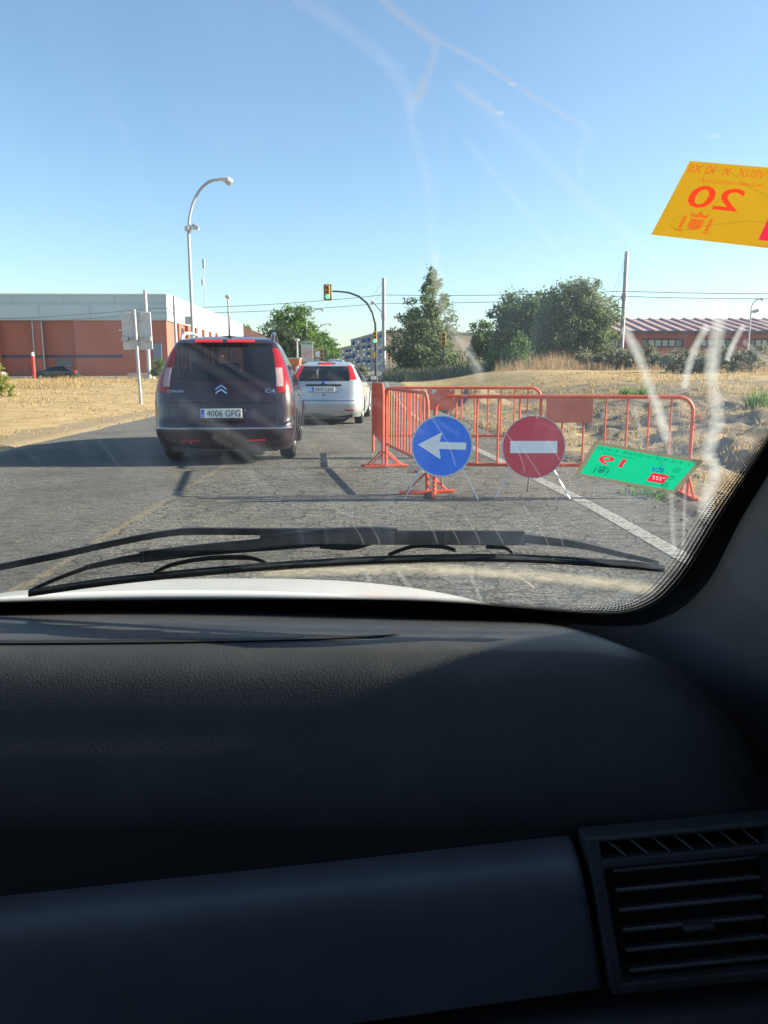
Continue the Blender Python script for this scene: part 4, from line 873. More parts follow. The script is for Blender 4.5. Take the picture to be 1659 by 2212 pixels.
b = MB(); b.tube([rq(x, .735, .004) for x in [-.33 + .66 * k / 12 for k in range(13)]], .007, 6); b.tube([rq(x, .545, .0) for x in [-.80 + 1.6 * k / 30 for k in range(31)]], .007, 5); b.build('bumper_seam', M['black'], rooth)
for s in (-1, 1):
    b = MB(); b.tube([rq(s * (.48 + .03 * k), .335, .003) for k in range(7)], .022, 7, flat=.8); b.build('rear_reflector', M['redlamp'], rooth)
    b = MB(); q = Vector((s * .82, 2.72, .97)); b.tube([q, q + Vector((s * .07, 0, .02))], .025, 8); b.box(q + Vector((s * .14, 0, .05)), (.17, .09, .12)); mh = b.build('wing_mirror', M['black'], rooth, bev=.03, seg=3)
    b = MB(); b.box(q + Vector((s * .14, -.047, .05)), (.14, .005, .09)); b.build('mirror_glass', M['mirror'], mh, bev=.01)
    b = MB(); b.tube([(s * .852, 2.0, .83), (s * .865, 2.04, .835), (s * .865, 2.16, .835), (s * .852, 2.2, .83)], .012, 6); b.build('door_handle', M['black'], rooth)
    b = MB(); b.tube([(s * (catmull(HAT['w'], z) + .0005), 1.62, z) for z in (.3, .5, .7, .93)], .004, 5); b.build('door_seam', M['black'], rooth)
b = MB(); b.bb(-.45, .45, .2, .5, .14, .2); b.tube([(-.5, .02, .24), (-.5, .25, .24)], .03, 8); b.build('exhaust', M['galv'], rooth)
# distant cars: same kinds of shells, other proportions
def cls_far(seg, s, x, y, z):
    if seg == 'rear' and .98 < z < 1.32: return 'rear_window'
    if seg == 'corner' and .72 < z < .92: return 'tail_lamp'
    if seg in ('front', 'fcorner') and .98 < z < 1.34: return 'windscreen'
    if seg == 'side' and .95 < z < 1.32 and (.03 < s < .30 or .34 < s < .60 or .64 < s < .95): return 'side_window'
    return 'body'
SED = dict(HAT); SED.update(ns=30, cls=cls_far, yr=[(.18, .12), (.3, .03), (.5, 0), (.8, .02), (.93, .1), (.97, .5), (1.05, .75), (1.25, 1.05), (1.33, 1.2), (1.395, 1.55)], yf=[(.18, 4.4), (.5, 4.5), (.7, 4.35), (.85, 4.0), (.95, 3.45), (1.1, 3.1), (1.3, 2.6), (1.395, 2.2)], wheels=(.9, 3.6),
    mats=dict(body=M['blackpaint'], rear_window=M['carglass'], tail_lamp=M['redlamp'], windscreen=M['carglass'], side_window=M['carglass']), seats=(2.2, 1.4))
q = P(172, 800, 80); car('saloon_car', 'black saloon parked side on before the brick hall', (q.x, 80, .30), R(92), SED)
q = P(-3, 800, 84); SE2 = dict(SED); SE2['mats'] = dict(SED['mats'], body=M['greypaint']); car('saloon_car', 'pale car just showing at the left edge, behind the yellow bush', (q.x + .6, 84, .15), R(92), SE2)
SUV = dict(HAT); SUV.update(ns=30, cls=cls_far, mats=dict(SED['mats'], body=M['greypaint']), wr=.33)
q = P(722, 800, 58); car('estate_car', 'grey car whose roof shows just above the silver hatchback', (q.x, 58, .62), R(-3), SUV)
# ================================================================ the car we sit in
XC = -.30; SA = R(33)
own = thing('car', 'white car seen from its passenger seat: black dashboard, windscreen and wipers', 'car', (XC, 0, 0))
def L(p): return Vector(p) - own.location                  # world -> local
def bowx(X): return .10 * ((X - XC) / .72) ** 2
def W(X, t, off=0.0):
    """point on the windscreen: X across, t up the slope, off along the outward normal"""
    return Vector((X, 1.06 - bowx(X) - t * math.cos(SA) + off * math.sin(SA), .868 + t * math.sin(SA) + off * math.cos(SA)))
def toglass(u, v, off=0.0):
    """where the line of sight through (u, v) meets the windscreen, as (X, t)"""
    d = ray(u, v); a, b = .05, 3.0
    f = lambda s: (CAM_H + d.z * s) - off * math.cos(SA) - (.868 + (1.06 - bowx(d.x * s) - d.y * s + off * math.sin(SA)) / math.cos(SA) * math.sin(SA))
    fa = f(a)
    for _ in range(50):
        m = (a + b) / 2
        if f(m) * fa > 0: a = m
        else: b = m
    s = (a + b) / 2; X = d.x * s; return X, (1.06 - bowx(X) - d.y * s + off * math.sin(SA)) / math.cos(SA)
def Wp(u, v, off=0.0): X, t = toglass(u, v, off); return W(X, t, off)
# materials
def dash_mat(name, col, rough, grain=260, bump=.35, speck=True):
    m, t, b, o = nodes(name); c = coord(t); f = fbm(t, c, 5, 4)
    cc = ramp(t, f, [(.3, tuple(x * .8 for x in col)), (.7, tuple(x * 1.25 for x in col))])
    if speck: cc = mixc(t, mathn(t, 'MULTIPLY', mathn(t, 'GREATER_THAN', fbm(t, c, 160, 2), .77), .5), cc, (.10, .095, .085))
    dn = mathn(t, 'MULTIPLY', ramp(t, fbm(t, c, 11, 6, .75), [(.5, (0, 0, 0)), (.72, (1, 1, 1))]), .4); cc = mixc(t, dn, cc, (.085, .08, .072))
    scr = fbm(t, coord(t, (30, 240, 240), rot=(0, 0, .5)), 1.5, 2, .5); cc = mixc(t, mathn(t, 'MULTIPLY', ramp(t, scr, [(.66, (0, 0, 0)), (.74, (1, 1, 1))]), .3), cc, (.10, .098, .095))
    t.links.new(cc, b.inputs['Base Color']); t.links.new(mathn(t, 'MULTIPLY_ADD', f, .2, rough - .1), b.inputs['Roughness'])
    b.inputs['Specular IOR Level'].default_value = .35
    v = nd(t, 'ShaderNodeTexVoronoi', Scale=float(grain) * 1.7); t.links.new(c, v.inputs['Vector']); bumpn(t, mathn(t, 'ADD', v.outputs['Distance'], mathn(t, 'MULTIPLY', fbm(t, c, 40, 4), .6)), bump, .0006, b); return m
M['dash'] = dash_mat('grained black dashboard', (.042, .043, .045), .55)
M['dash2'] = dash_mat('satin dark grey trim', (.085, .085, .098), .45, 320, .25)
M['pillar'] = dash_mat('dark grey pillar trim', (.19, .19, .205), .6, 300, .2)
M['louvre'] = dash_mat('grey louvre plastic', (.14, .14, .155), .45, 320, .1)
M['blackhole'] = Mt('black recess', (.004, .004, .005), .7)
M['frit'] = Mt('black glass edge', (.006, .006, .007), .25)
M['wiper'] = Mt('wiper black', (.008, .009, .011), .6, 0, .15, 30)
M['bonnet'] = paint('white bonnet paint', (.80, .79, .76), 0, .3, .6, .25, (.62, .56, .46))
M['liner'] = Mt('grey headliner', (.30, .29, .27), .95)
def windscreen_mat():
    m, t, b, o = nodes('dusty glass with glare veil'); c = coord(t)
    tr = nd(t, 'ShaderNodeBsdfTransparent', Color=(.93, .99, .98, 1)); gl = nd(t, 'ShaderNodeBsdfGlossy', Roughness=.02); gl.inputs[0].default_value = (.9, .95, 1, 1)
    m1 = nd(t, 'ShaderNodeMixShader', Fac=.02); t.links.new(tr.outputs[0], m1.inputs[1]); t.links.new(gl.outputs[0], m1.inputs[2])
    df = nd(t, 'ShaderNodeBsdfDiffuse', Color=(.50, .62, .76, 1)); ts = nd(t, 'ShaderNodeBsdfTranslucent', Color=(.50, .64, .80, 1)); m2 = nd(t, 'ShaderNodeMixShader', Fac=.7); t.links.new(df.outputs[0], m2.inputs[1]); t.links.new(ts.outputs[0], m2.inputs[2])
    wide = fbm(t, coord(t, (7, 1.2, 1), rot=(0, 0, R(-38))), 2.2, 3, .6); fine = fbm(t, coord(t, (90, 3, 1), rot=(0, 0, R(-38))), 1.6, 2, .5); spots = fbm(t, c, 60, 3, .6)
    wsx = nd(t, 'ShaderNodeSeparateXYZ'); t.links.new(c, wsx.inputs[0]); wx = wsx.outputs[0]
    a = mathn(t, 'ADD', mathn(t, 'MULTIPLY', ramp(t, wide, [(.42, (0, 0, 0)), (.72, (1, 1, 1))]), mathn(t, 'MULTIPLY_ADD', ramp(t, mathn(t, 'MULTIPLY_ADD', wx, .9, .1), [(0, (0, 0, 0)), (.5, (1, 1, 1))]), .06, .02)), mathn(t, 'MULTIPLY', ramp(t, fine, [(.60, (0, 0, 0)), (.8, (1, 1, 1))]), .04))  # dirt smears, made denser rightwards to add milky glare
    a = mathn(t, 'ADD', a, mathn(t, 'MULTIPLY', ramp(t, spots, [(.68, (0, 0, 0)), (.78, (1, 1, 1))]), .05)); sx = nd(t, 'ShaderNodeSeparateXYZ'); t.links.new(c, sx.inputs[0])
    a = mathn(t, 'ADD', a, mathn(t, 'MULTIPLY', ramp(t, mathn(t, 'SUBTRACT', sx.outputs[0], .15), [(0, (.12, .12, .12)), (.5, (1, 1, 1))]), .07))  # even veil rising to the right: glare painted into the dust film
    m3 = nd(t, 'ShaderNodeMixShader'); t.links.new(a, m3.inputs[0]); t.links.new(m1.outputs[0], m3.inputs[1]); t.links.new(m2.outputs[0], m3.inputs[2]); t.links.new(m3.outputs[0], o.inputs[0]); return m
def film_mat(name, col, strength, sc=55, thr=(.30, .62)):
    """dried dirt on the glass: patchy, soft edged (u runs across the trace), lit through by the sky"""
    m, t, b, o = nodes(name); c = coord(t); uv = t.nodes.new('ShaderNodeUVMap'); sx = nd(t, 'ShaderNodeSeparateXYZ'); t.links.new(uv.outputs[0], sx.inputs[0])
    e = mathn(t, 'SUBTRACT', 1.0, mathn(t, 'POWER', mathn(t, 'ABSOLUTE', mathn(t, 'MULTIPLY_ADD', sx.outputs[0], 2.0, -1.0)), 1.6)); en = mathn(t, 'MULTIPLY', e, ramp(t, sx.outputs[1], [(0, (0, 0, 0)), (.06, (1, 1, 1)), (.94, (1, 1, 1)), (1, (0, 0, 0))]))
    n = ramp(t, fbm(t, c, sc, 5, .7), [(thr[0], (.45, .45, .45)), (thr[1], (1, 1, 1))]); a = mathn(t, 'MULTIPLY', mathn(t, 'MULTIPLY', en, n), strength)
    df = nd(t, 'ShaderNodeBsdfDiffuse', Color=tuple(col) + (1,)); ts = nd(t, 'ShaderNodeBsdfTranslucent', Color=tuple(col) + (1,)); m2 = nd(t, 'ShaderNodeMixShader', Fac=.6); t.links.new(df.outputs[0], m2.inputs[1]); t.links.new(ts.outputs[0], m2.inputs[2])
    tr = nd(t, 'ShaderNodeBsdfTransparent'); mx = nd(t, 'ShaderNodeMixShader'); t.links.new(a, mx.inputs[0]); t.links.new(tr.outputs[0], mx.inputs[1]); t.links.new(m2.outputs[0], mx.inputs[2]); t.links.new(mx.outputs[0], o.inputs[0]); return m
def frit_mat():
    m, t, b, o = nodes('dotted glass edge'); uv = t.nodes.new('ShaderNodeUVMap'); sx = nd(t, 'ShaderNodeSeparateXYZ'); t.links.new(uv.outputs[0], sx.inputs[0])
    row = mathn(t, 'FLOOR', sx.outputs[1]); x = mathn(t, 'FRACT', mathn(t, 'MULTIPLY_ADD', row, .5, sx.outputs[0])); y = mathn(t, 'FRACT', sx.outputs[1])
    dx, dy = mathn(t, 'SUBTRACT', x, .5), mathn(t, 'SUBTRACT', y, .5); d = mathn(t, 'SQRT', mathn(t, 'ADD', mathn(t, 'MULTIPLY', dx, dx), mathn(t, 'MULTIPLY', dy, dy)))
    rad = mathn(t, 'MULTIPLY_ADD', sx.outputs[1], .085, .13); mask = mathn(t, 'LESS_THAN', d, rad)
    b.inputs['Base Color'].default_value = (.006, .006, .007, 1); b.inputs['Roughness'].default_value = .4
    tr = nd(t, 'ShaderNodeBsdfTransparent'); mx = nd(t, 'ShaderNodeMixShader'); t.links.new(mask, mx.inputs[0]); t.links.new(tr.outputs[0], mx.inputs[1]); t.links.new(b.outputs[0], mx.inputs[2]); t.links.new(mx.outputs[0], o.inputs[0]); return m
# ---- windscreen
TTOP = 1.16; XE = .56
b = MB(); b.grid([[L(W(lerp(-1.16, XE, i / 40), lerp(-.03, TTOP, j / 30))) for i in range(41)] for j in range(31)]); screen = b.build('windscreen', windscreen_mat(), own, ang=180)
din = [(-10, 1288), (250, 1284), (500, 1281), (829, 1281), (1000, 1288), (1099, 1295), (1229, 1303), (1300, 1301), (1345, 1291), (1382, 1272), (1412, 1242), (1449, 1195), (1509, 1098), (1564, 1030), (1600, 985), (1659, 905)]
dso = [(-10, 1299), (250, 1295), (500, 1293), (829, 1293), (1000, 1300), (1099, 1309), (1229, 1320), (1310, 1324), (1370, 1318), (1420, 1297), (1455, 1266), (1489, 1222), (1552, 1117), (1599, 1042), (1634, 990), (1690, 905)]
dou = [(-10, 1323), (250, 1320), (500, 1316), (829, 1314), (1000, 1321), (1099, 1330), (1229, 1344), (1320, 1350), (1395, 1345), (1460, 1318), (1505, 1280), (1540, 1235), (1596, 1125), (1642, 1048), (1676, 992), (1732, 905)]
def edge(pts):
    q = [toglass(u, v) for u, v in pts]; out = [(-1.12, q[0][1] + (q[0][1] - q[3][1]) * 0 + .0)] + q
    dX, dT = (q[-1][0] - q[-3][0]), (q[-1][1] - q[-3][1]); k = (TTOP - q[-1][1]) / dT
    return out + [(q[-1][0] + dX * k * f * .6, q[-1][1] + dT * k * f) for f in (.25, .5, .75, 1.0)]
def dense(pts, n=6):
    out = []; m = len(pts)
    for i in range(m - 1):
        p0, p1, p2, p3 = pts[max(0, i - 1)], pts[i], pts[i + 1], pts[min(m - 1, i + 2)]
        for k in range(n):
            t = k / n; out.append(tuple(.5 * (2 * b_ + (c - a) * t + (2 * a - 5 * b_ + 4 * c - d) * t * t + (-a + 3 * b_ - 3 * c + d) * t ** 3) for a, b_, c, d in zip(p0, p1, p2, p3)))
    return out + [pts[-1]]
dlow = [(u, v + 30 * (1 - smooth(1250, 1420, u))) for u, v in dou]
E0, E1, E2, E3 = [dense(edge(x)) for x in (din, dso, dou, dlow)]
b = MB(); s = 0; rows = []
for i, (a, c) in enumerate(zip(E0, E1)):
    pitch = max(.0018, min(.0052, (Vector(c) - Vector(a)).length / 5.5))
    if i: s += (Vector(E1[i]) - Vector(E1[i - 1])).length / pitch
    ra, rc = W(*a, -.002), W(*c, -.002); rows.append([ra, rc]); b.uv[2 * i] = (s, 0); b.uv[2 * i + 1] = (s, 6.0)
b.grid([[L(p) for p in r] for r in rows]); b.build('dotted_edge', frit_mat(), screen, ang=180)
b = MB(); b.grid([[L(W(*lerp2, -.002)) for lerp2 in (c, tuple(Vector(c).lerp(Vector(d), .5)), d)] for c, d in zip(E1, E3)]); b.build('black_edge', M['frit'], screen, ang=180)
# ---- dried trickles and wiper residue on the glass
FILM = dict(strong=film_mat('white dried trickle', (.86, .86, .83), .58), mid=film_mat('pale dried trickle', (.82, .82, .79), .25), faint=film_mat('faint dried trickle', (.78, .79, .76), .10), tan=film_mat('tan dried trickle', (.66, .54, .38), .20, 80), cream=film_mat('cream wiper residue', (.86, .76, .56), .62, 45, (.38, .66)), haze=film_mat('smear', (.8, .82, .82), .045, 12), scratch=film_mat('fine dirt line', (.85, .85, .85), .13, 40))
def streak(k, width, pts, nm='dried_streak'):
    q = dense(pts, 7); b = MB(); n = len(q); rows = []; rr_ = random.Random(int(pts[0][0] * 7 + pts[0][1]))
    for i, (u, v) in enumerate(q):
        du, dv = q[min(i + 1, n - 1)][0] - q[max(i - 1, 0)][0], q[min(i + 1, n - 1)][1] - q[max(i - 1, 0)][1]; l = math.hypot(du, dv) or 1; ww = width * (.85 + .3 * rr_.random()) / 2
        rows.append([L(Wp(u + s * ww * -dv / l, v + s * ww * du / l, .0015)) for s in (-1, -.4, .4, 1)])
        for j, x in enumerate((0, .3, .7, 1)): b.uv[4 * i + j] = (x, i / (n - 1))
    b.grid(rows); b.build(nm, FILM[k], screen, ang=180)
for a in [('tan', 30, [(800, -40), (830, 0), (880, 45), (935, 85)]), ('tan', 32, [(935, 75), (938, 120), (915, 180), (898, 222)]),
    ('faint', 46, [(600, -60), (650, 0), (730, 50), (820, 120), (870, 180), (895, 250)]), ('faint', 30, [(890, 190), (888, 260), (905, 320), (925, 400), (932, 500), (940, 560), (948, 625)]), ('mid', 28, [(940, 540), (946, 610), (958, 670), (980, 715), (1010, 755), (1045, 828)]),
    ('tan', 18, [(935, 82), (1030, 130), (1110, 182), (1190, 232), (1255, 272)]), ('faint', 26, [(1250, 262), (1272, 290), (1252, 330), (1258, 390)]),
    ('faint', 42, [(985, 175), (1040, 225), (1110, 285), (1190, 360), (1260, 430), (1350, 500), (1430, 570), (1520, 655), (1580, 715)]), ('tan', 16, [(1330, 520), (1400, 582), (1470, 640), (1500, 660)]), ('tan', 15, [(980, 178), (1000, 195), (1080, 248)]),
    ('strong', 28, [(1345, 705), (1378, 765), (1405, 840), (1428, 905), (1442, 955)]), ('mid', 15, [(1440, 940), (1450, 1000), (1456, 1060)]), ('mid', 16, [(1370, 880), (1382, 930), (1388, 965)]), ('strong', 22, [(1530, 700), (1505, 745), (1488, 790), (1478, 842)]),
    ('strong', 38, [(1548, 640), (1552, 700), (1538, 790), (1545, 870), (1550, 910), (1530, 975), (1545, 1015), (1528, 1075), (1520, 1130)]), ('strong', 17, [(1608, 700), (1585, 740), (1570, 780)]), ('mid', 14, [(1605, 735), (1640, 765), (1680, 800)]), ('mid', 16, [(1450, 1050), (1452, 1120), (1456, 1195)]), ('mid', 10, [(1480, 1040), (1478, 1120), (1474, 1200)]),
    ('cream', 30, [(540, 1236), (700, 1232), (900, 1229), (1080, 1237), (1250, 1252), (1345, 1264), (1420, 1272)]), ('cream', 6, [(1105, 1240), (1130, 1252), (1156, 1270)]), ('mid', 14, [(790, 1236), (800, 1262), (802, 1290)]), ('mid', 14, [(858, 1232), (880, 1262), (900, 1290)]), ('mid', 9, [(1015, 1240), (1030, 1275), (1040, 1295)]), ('mid', 12, [(1040, 800), (1010, 760), (985, 725)]),
    ('faint', 22, [(1000, 290), (1080, 390), (1180, 510), (1260, 600), (1330, 680)]), ('mid', 20, [(1640, 690), (1660, 700), (1690, 720)])]: streak(*a)
rr3 = random.Random(8)
for _ in range(13): u = rr3.uniform(350, 900); v = rr3.uniform(640, 1000); l = rr3.uniform(120, 330); streak('haze', rr3.uniform(12, 32), [(u, v), (u + l * .5, v + l * .30), (u + l, v + l * .62)], 'smear')
for u, v, l in ((930, 900, 110), (1090, 930, 90), (1125, 965, 130), (905, 1100, 90), (960, 1120, 80), (1000, 1110, 90), (1060, 1130, 70), (1130, 1090, 150), (1160, 1070, 120), (760, 1130, 60), (790, 1120, 70), (1180, 950, 120)): streak('scratch', 4, [(u, v), (u + l * .33, v + l * .5), (u + l * .5, v + l)], 'dirt_line')
# bird-dropping specks
b = MB()
for u, v, r in ((1545, 294, 9), (1530, 298, 6), (910, 588, 5), (1080, 244, 8), (1107, 181, 7), (1224, 514, 4), (1400, 583, 7), (1500, 350, 0), (480, 995, 0), (1300, 655, 5), (740, 620, 3)):
    if r: 
        c = [Wp(u + r * math.cos(k * .785) * 1.3, v + r * math.sin(k * .785) * .6, .0016) for k in range(8)]; b.add([L(p) for p in c], [tuple(range(8))])
for _ in range(70):
    u, v, r = rr3.uniform(250, 1640), rr3.uniform(20, 1150), rr3.uniform(1.2, 2.6); b.add([L(Wp(u + r * math.cos(k * 1.047), v + r * math.sin(k * 1.047), .0016)) for k in range(6)], [tuple(range(6))])
for i in range(len(b.v)): b.uv[i] = (.5, .5)
b.build('speck', FILM['mid'], screen, smooth=False)
# ---- stickers on the glass
def quadmap(c, off):
    A, B, C_, D = [Vector(toglass(*p)) for p in c]            # TL TR BR BL in glass coordinates
    def f(a, q, o=0.0):
        p = A.lerp(B, a).lerp(D.lerp(C_, a), q); return W(p.x, p.y, off + o)
    return f
def glow(name, col, tr=.6, var=.08):
    m, t, b, o = nodes(name); f = fbm(t, coord(t), 14, 4); c = ramp(t, f, [(.3, tuple(x * (1 - var) for x in col)), (.7, col)]); t.links.new(c, b.inputs['Base Color']); b.inputs['Roughness'].default_value = .35
    ts = t.nodes.new('ShaderNodeBsdfTranslucent'); t.links.new(c, ts.inputs[0]); mx = nd(t, 'ShaderNodeMixShader', Fac=tr); t.links.new(b.outputs[0], mx.inputs[1]); t.links.new(ts.outputs[0], mx.inputs[2]); t.links.new(mx.outputs[0], o.inputs[0]); return m
from mathutils.geometry import delaunay_2d_cdt
def sticker(label, corners, base, year, colr, border, txtcol, red, extra):
    """one printed sheet cut by planar subdivision into paper and ink, so every print area is lit through from outside"""
    f0 = quadmap(corners, -.0026); asp = 2.35; m = .045 if border else .0
    g = lambda a, q: (m + (1 - 2 * m) * a, m * 1.8 + (1 - 3.6 * m) * q)
    layers = []                                             # (name, material, faces as lists of sheet points)
    def poly(nm, mat, *polys): layers.append((nm, mat, [list(p) for p in polys]))
    def txt(nm, s_, x, y, h, mat, wd=None, bold=0.0):
        vs, fs, ww = text2d(s_, 1.0, bold); k = h if wd is None else wd / ww
        poly(nm, mat, *[[g(x - vs[i][0] * k / asp, y - vs[i][1] * h) for i in f] for f in fs])
    quad = lambda x0, x1, y0, y1: [g(x0, y0), g(x1, y0), g(x1, y1), g(x0, y1)]
    if border: poly('sticker_field', base, quad(0, 1, 0, 1))
    x0, x1, y0, y1 = red; rdm = glow(label[:6] + ' red', (.80, .03, .08)); poly('red_flag', rdm, quad(x0, x1, y0, y1))
    stars = []
    for cx, cy in [(.2 + .2 * k, .38) for k in range(4)] + [(.3 + .2 * k, .62) for k in range(3)]:
        stars.append([g(lerp(x0, x1, cx + rr_ * math.cos(q) * .62), lerp(y0, y1, cy - rr_ * math.sin(q) * .8)) for rr_, q in [(.14 if k % 2 == 0 else .06, R(90 + 36 * k)) for k in range(10)]])
    poly('star', glow(label[:6] + ' star', (.85, .76, .74)), *stars)
    txt('year_lettering', year, .22, .42, .29, colr, .36 * asp * .75, .012)
    for i, rn in enumerate(('I', 'II', 'III', 'IV', 'V', 'VI', 'VII', 'VIII', 'IX', 'X', 'XI', 'XII')): txt('month_numeral', rn, .95 - i * .082, .085, .10, txtcol, None, .012)
    txt('small_lettering', 'PROXIMA INSPECCION', .26, .215, .045, txtcol, .33 * asp, .012)
    txt('issuer_lettering', 'Comunidad de Madrid', (x0 + x1) / 2, y1 + .07, .05, txtcol, (x1 - x0) * asp)
    cx, cy = .185, .78; sh = lambda pts: [g(cx + a, cy + q) for a, q in pts]    # coat of arms: crown, shield, two pillars
    poly('coat_of_arms', txtcol, sh([(-.035, -.07), (.035, -.07), (.035, .05), (.0, .10), (-.035, .05)]), sh([(-.04, -.09), (-.05, -.16), (-.02, -.12), (0, -.18), (.02, -.12), (.05, -.16), (.04, -.09)]), sh([(-.075, -.09), (-.058, -.09), (-.058, .09), (-.075, .09)]), sh([(.058, -.09), (.075, -.09), (.075, .09), (.058, .09)]), sh([(-.085, .1), (-.05, .1), (-.05, .12), (-.085, .12)]), sh([(.05, .1), (.085, .1), (.085, .12), (.05, .12)]))
    extra(txt, poly, g)
    verts, faces, owner = [], [], []
    def addface(p, k):
        if sum(p[i - 1][0] * p[i][1] - p[i][0] * p[i - 1][1] for i in range(len(p))) < 0: p = p[::-1]
        o = len(verts); verts.extend(Vector(x) for x in p); faces.append(list(range(o, o + len(p)))); owner.append(k)
    addface([(0, 0), (1, 0), (1, 1), (0, 1)], -1)
    for i in range(13):
        for j in range(5): verts.append(Vector((.002 + .996 * i / 12, .002 + .996 * j / 4)))     # so that the sheet can follow the curved glass
    for k, (nm, mat, ps) in enumerate(layers):
        for p in ps: addface(p, k)
    ov, oe, of, a_, b_, src = delaunay_2d_cdt(verts, [], faces, 0, 1e-5)
    mbs = {}; boxes = [(k, p, min(q[0] for q in p), max(q[0] for q in p), min(q[1] for q in p), max(q[1] for q in p)) for k, (nm, mat, ps) in enumerate(layers) for p in ps][::-1]
    def inside(p, x, y):
        c = False
        for (ax, ay), (bx, by) in zip(p, p[1:] + p[:1]):
            if (ay > y) != (by > y) and x < (bx - ax) * (y - ay) / (by - ay) + ax: c = not c
        return c
    for f in of:
        x, y = sum(ov[q].x for q in f) / len(f), sum(ov[q].y for q in f) / len(f)
        k = next((k for k, p, a0, a1, c0, c1 in boxes if a0 < x < a1 and c0 < y < c1 and inside(p, x, y)), -1); nm = 'sheet' if k < 0 else layers[k][0]
        mb, ids = mbs.setdefault(nm, (MB(), {})); out = []
        for q in f:
            if q not in ids: ids[q] = len(mb.v); mb.v.append(tuple(f0(ov[q].x, ov[q].y)))
            out.append(ids[q])
        mb.f.append(tuple(out))
    st = mbs.pop('sheet')[0].build('sticker', border or base, smooth=False); tag(st, label, 'sticker', 'inspection stickers on the windscreen')
    mats = {nm: mat for nm, mat, ps in layers}
    for nm, (mb, ids) in mbs.items(): mb.build(nm, mats[nm], st, smooth=False)
    return st, f0
def ex_green(txt, poly, g):
    txt('logo_lettering', 'itv', .70, .40, .20, glow('blue logo ink', (.03, .08, .55)))
    ringq = lambda cx, cy, r0, r1, k: [g(cx + r * math.cos(a), cy + r * 2.2 * math.sin(a)) for r, a in ((r0, .3927 * k), (r1, .3927 * k), (r1, .3927 * (k + 1)), (r0, .3927 * (k + 1)))]
    poly('seal_mark', M['inkgreen'], *[ringq(.885, cy, r0, r1, k) for cy in (.33, .60, .86) for r0, r1 in ((.032, .040), (.014, .022)) for k in range(16)])
def ex_yellow(txt, poly, g): txt('logo_lettering', 'itv', .70, .40, .20, glow('blue logo ink dark', (.03, .08, .55)))
M['inkgreen'] = glow('dark green ink', (.015, .26, .15)); M['inkorange'] = glow('orange ink', (.70, .16, .02))
M['greenpaper'] = glow('green sticker', (.012, .56, .29)); M['yellowpaper'] = glow('yellow sticker', (.60, .34, .02)); M['beigeborder'] = glow('beige sticker border', (.36, .33, .24), .4)
sticker('green inspection sticker with red 19, lower on the windscreen', [(1283, 946), (1519, 988.5), (1456.5, 1060), (1240, 1020.5)], M['greenpaper'], '19', glow('red year ink', (.85, .03, .08)), M['beigeborder'], M['inkgreen'], (.68, .86, .54, .84), ex_green)
yst, yf = sticker('yellow inspection sticker with red 20, higher on the windscreen', [(1488.5, 338), (1905, 373), (1838, 548), (1405, 498)], M['yellowpaper'], '20', glow('red year ink bright', (.85, .06, .02)), None, M['inkorange'], (.52, .74, .62, .90), ex_yellow)
b = MB()
for pts in ([(.14, .28), (.10, .14), (.2, .06), (.42, .28), (.62, .34), (.9, .25)], [(.24, .2), (.24, .4), (.17, .6)], [(.1, .62), (.06, .78), (.12, .86), (.3, .72), (.5, .64), (.8, .78), (1, .8)]):
    q = dense(pts, 8); b.grid([[yf(a, y - .014, -.001), yf(a, y + .014, -.001)] for a, y in q])
for i in range(len(b.v)): b.uv[i] = (.5, .5)
b.build('glue_trail', FILM['mid'], yst)
# ---- wipers
def bar(mb, pts, wid, off, deep=.010, n=6):
    deep = deep * .55; off = off * .7
    q = dense(pts, 5); m = len(q); ws = wid if isinstance(wid, (list, tuple)) else (wid, wid)
    rows = []
    for i, (u, v) in enumerate(q):
        h = lerp(ws[0], ws[1], i / (m - 1)) / 2
        a, c = Wp(u, v - h, off), Wp(u, v + h, off); nrm = Vector((0, .95, .1)) * deep
        rows.append([L(a), L(a + nrm), L(c + nrm), L(c)])
    o = len(mb.v); mb.grid(rows, closed=True); mb.f.append((o + 3, o + 2, o + 1, o)); e = len(mb.v) - 4; mb.f.append((e, e + 1, e + 2, e + 3))
wp = bpy.data.objects.new('wiper', None); C.objects.link(wp); wp.parent = own
b = MB(); bar(b, [(60, 1278), (200, 1256), (330, 1241), (580, 1219), (829, 1205), (1094, 1201), (1329, 1214), (1437, 1226)], 6, .010, .006); bar(b, [(60, 1284), (200, 1264), (330, 1249), (580, 1227), (829, 1213), (1094, 1209), (1329, 1222), (1437, 1232)], (12, 10), .003, .005); b.build('wiper_blade', M['wiper'], wp, bev=.0008)
b = MB(); bar(b, [(300, 1205), (450, 1188), (600, 1176), (740, 1165), (829, 1163), (980, 1163), (1136, 1164)], (24, 30), .022, .010); bar(b, [(560, 1166), (700, 1152), (800, 1150), (860, 1154)], (14, 22), .026, .010); bar(b, [(180, 1228), (250, 1213), (310, 1204)], (10, 18), .018, .008); bar(b, [(64, 1277), (120, 1252), (190, 1226)], (8, 10), .014, .008); bar(b, [(1130, 1164), (1250, 1178), (1350, 1200), (1425, 1216)], (18, 8), .018, .008); b.build('blade_holder', M['wiper'], wp, bev=.0015)
b = MB(); bar(b, [(330, 1240), (370, 1221), (450, 1207), (540, 1206), (577, 1218)], 9, .016, .006); bar(b, [(838, 1200), (890, 1182), (950, 1181), (985, 1190)], 8, .016, .006); bar(b, [(690, 1178), (760, 1182), (800, 1172)], 14, .02, .006); bar(b, [(1050, 1182), (1090, 1184), (1108, 1196)], 8, .016, .006); b.build('yoke', M['wiper'], wp, bev=.001)
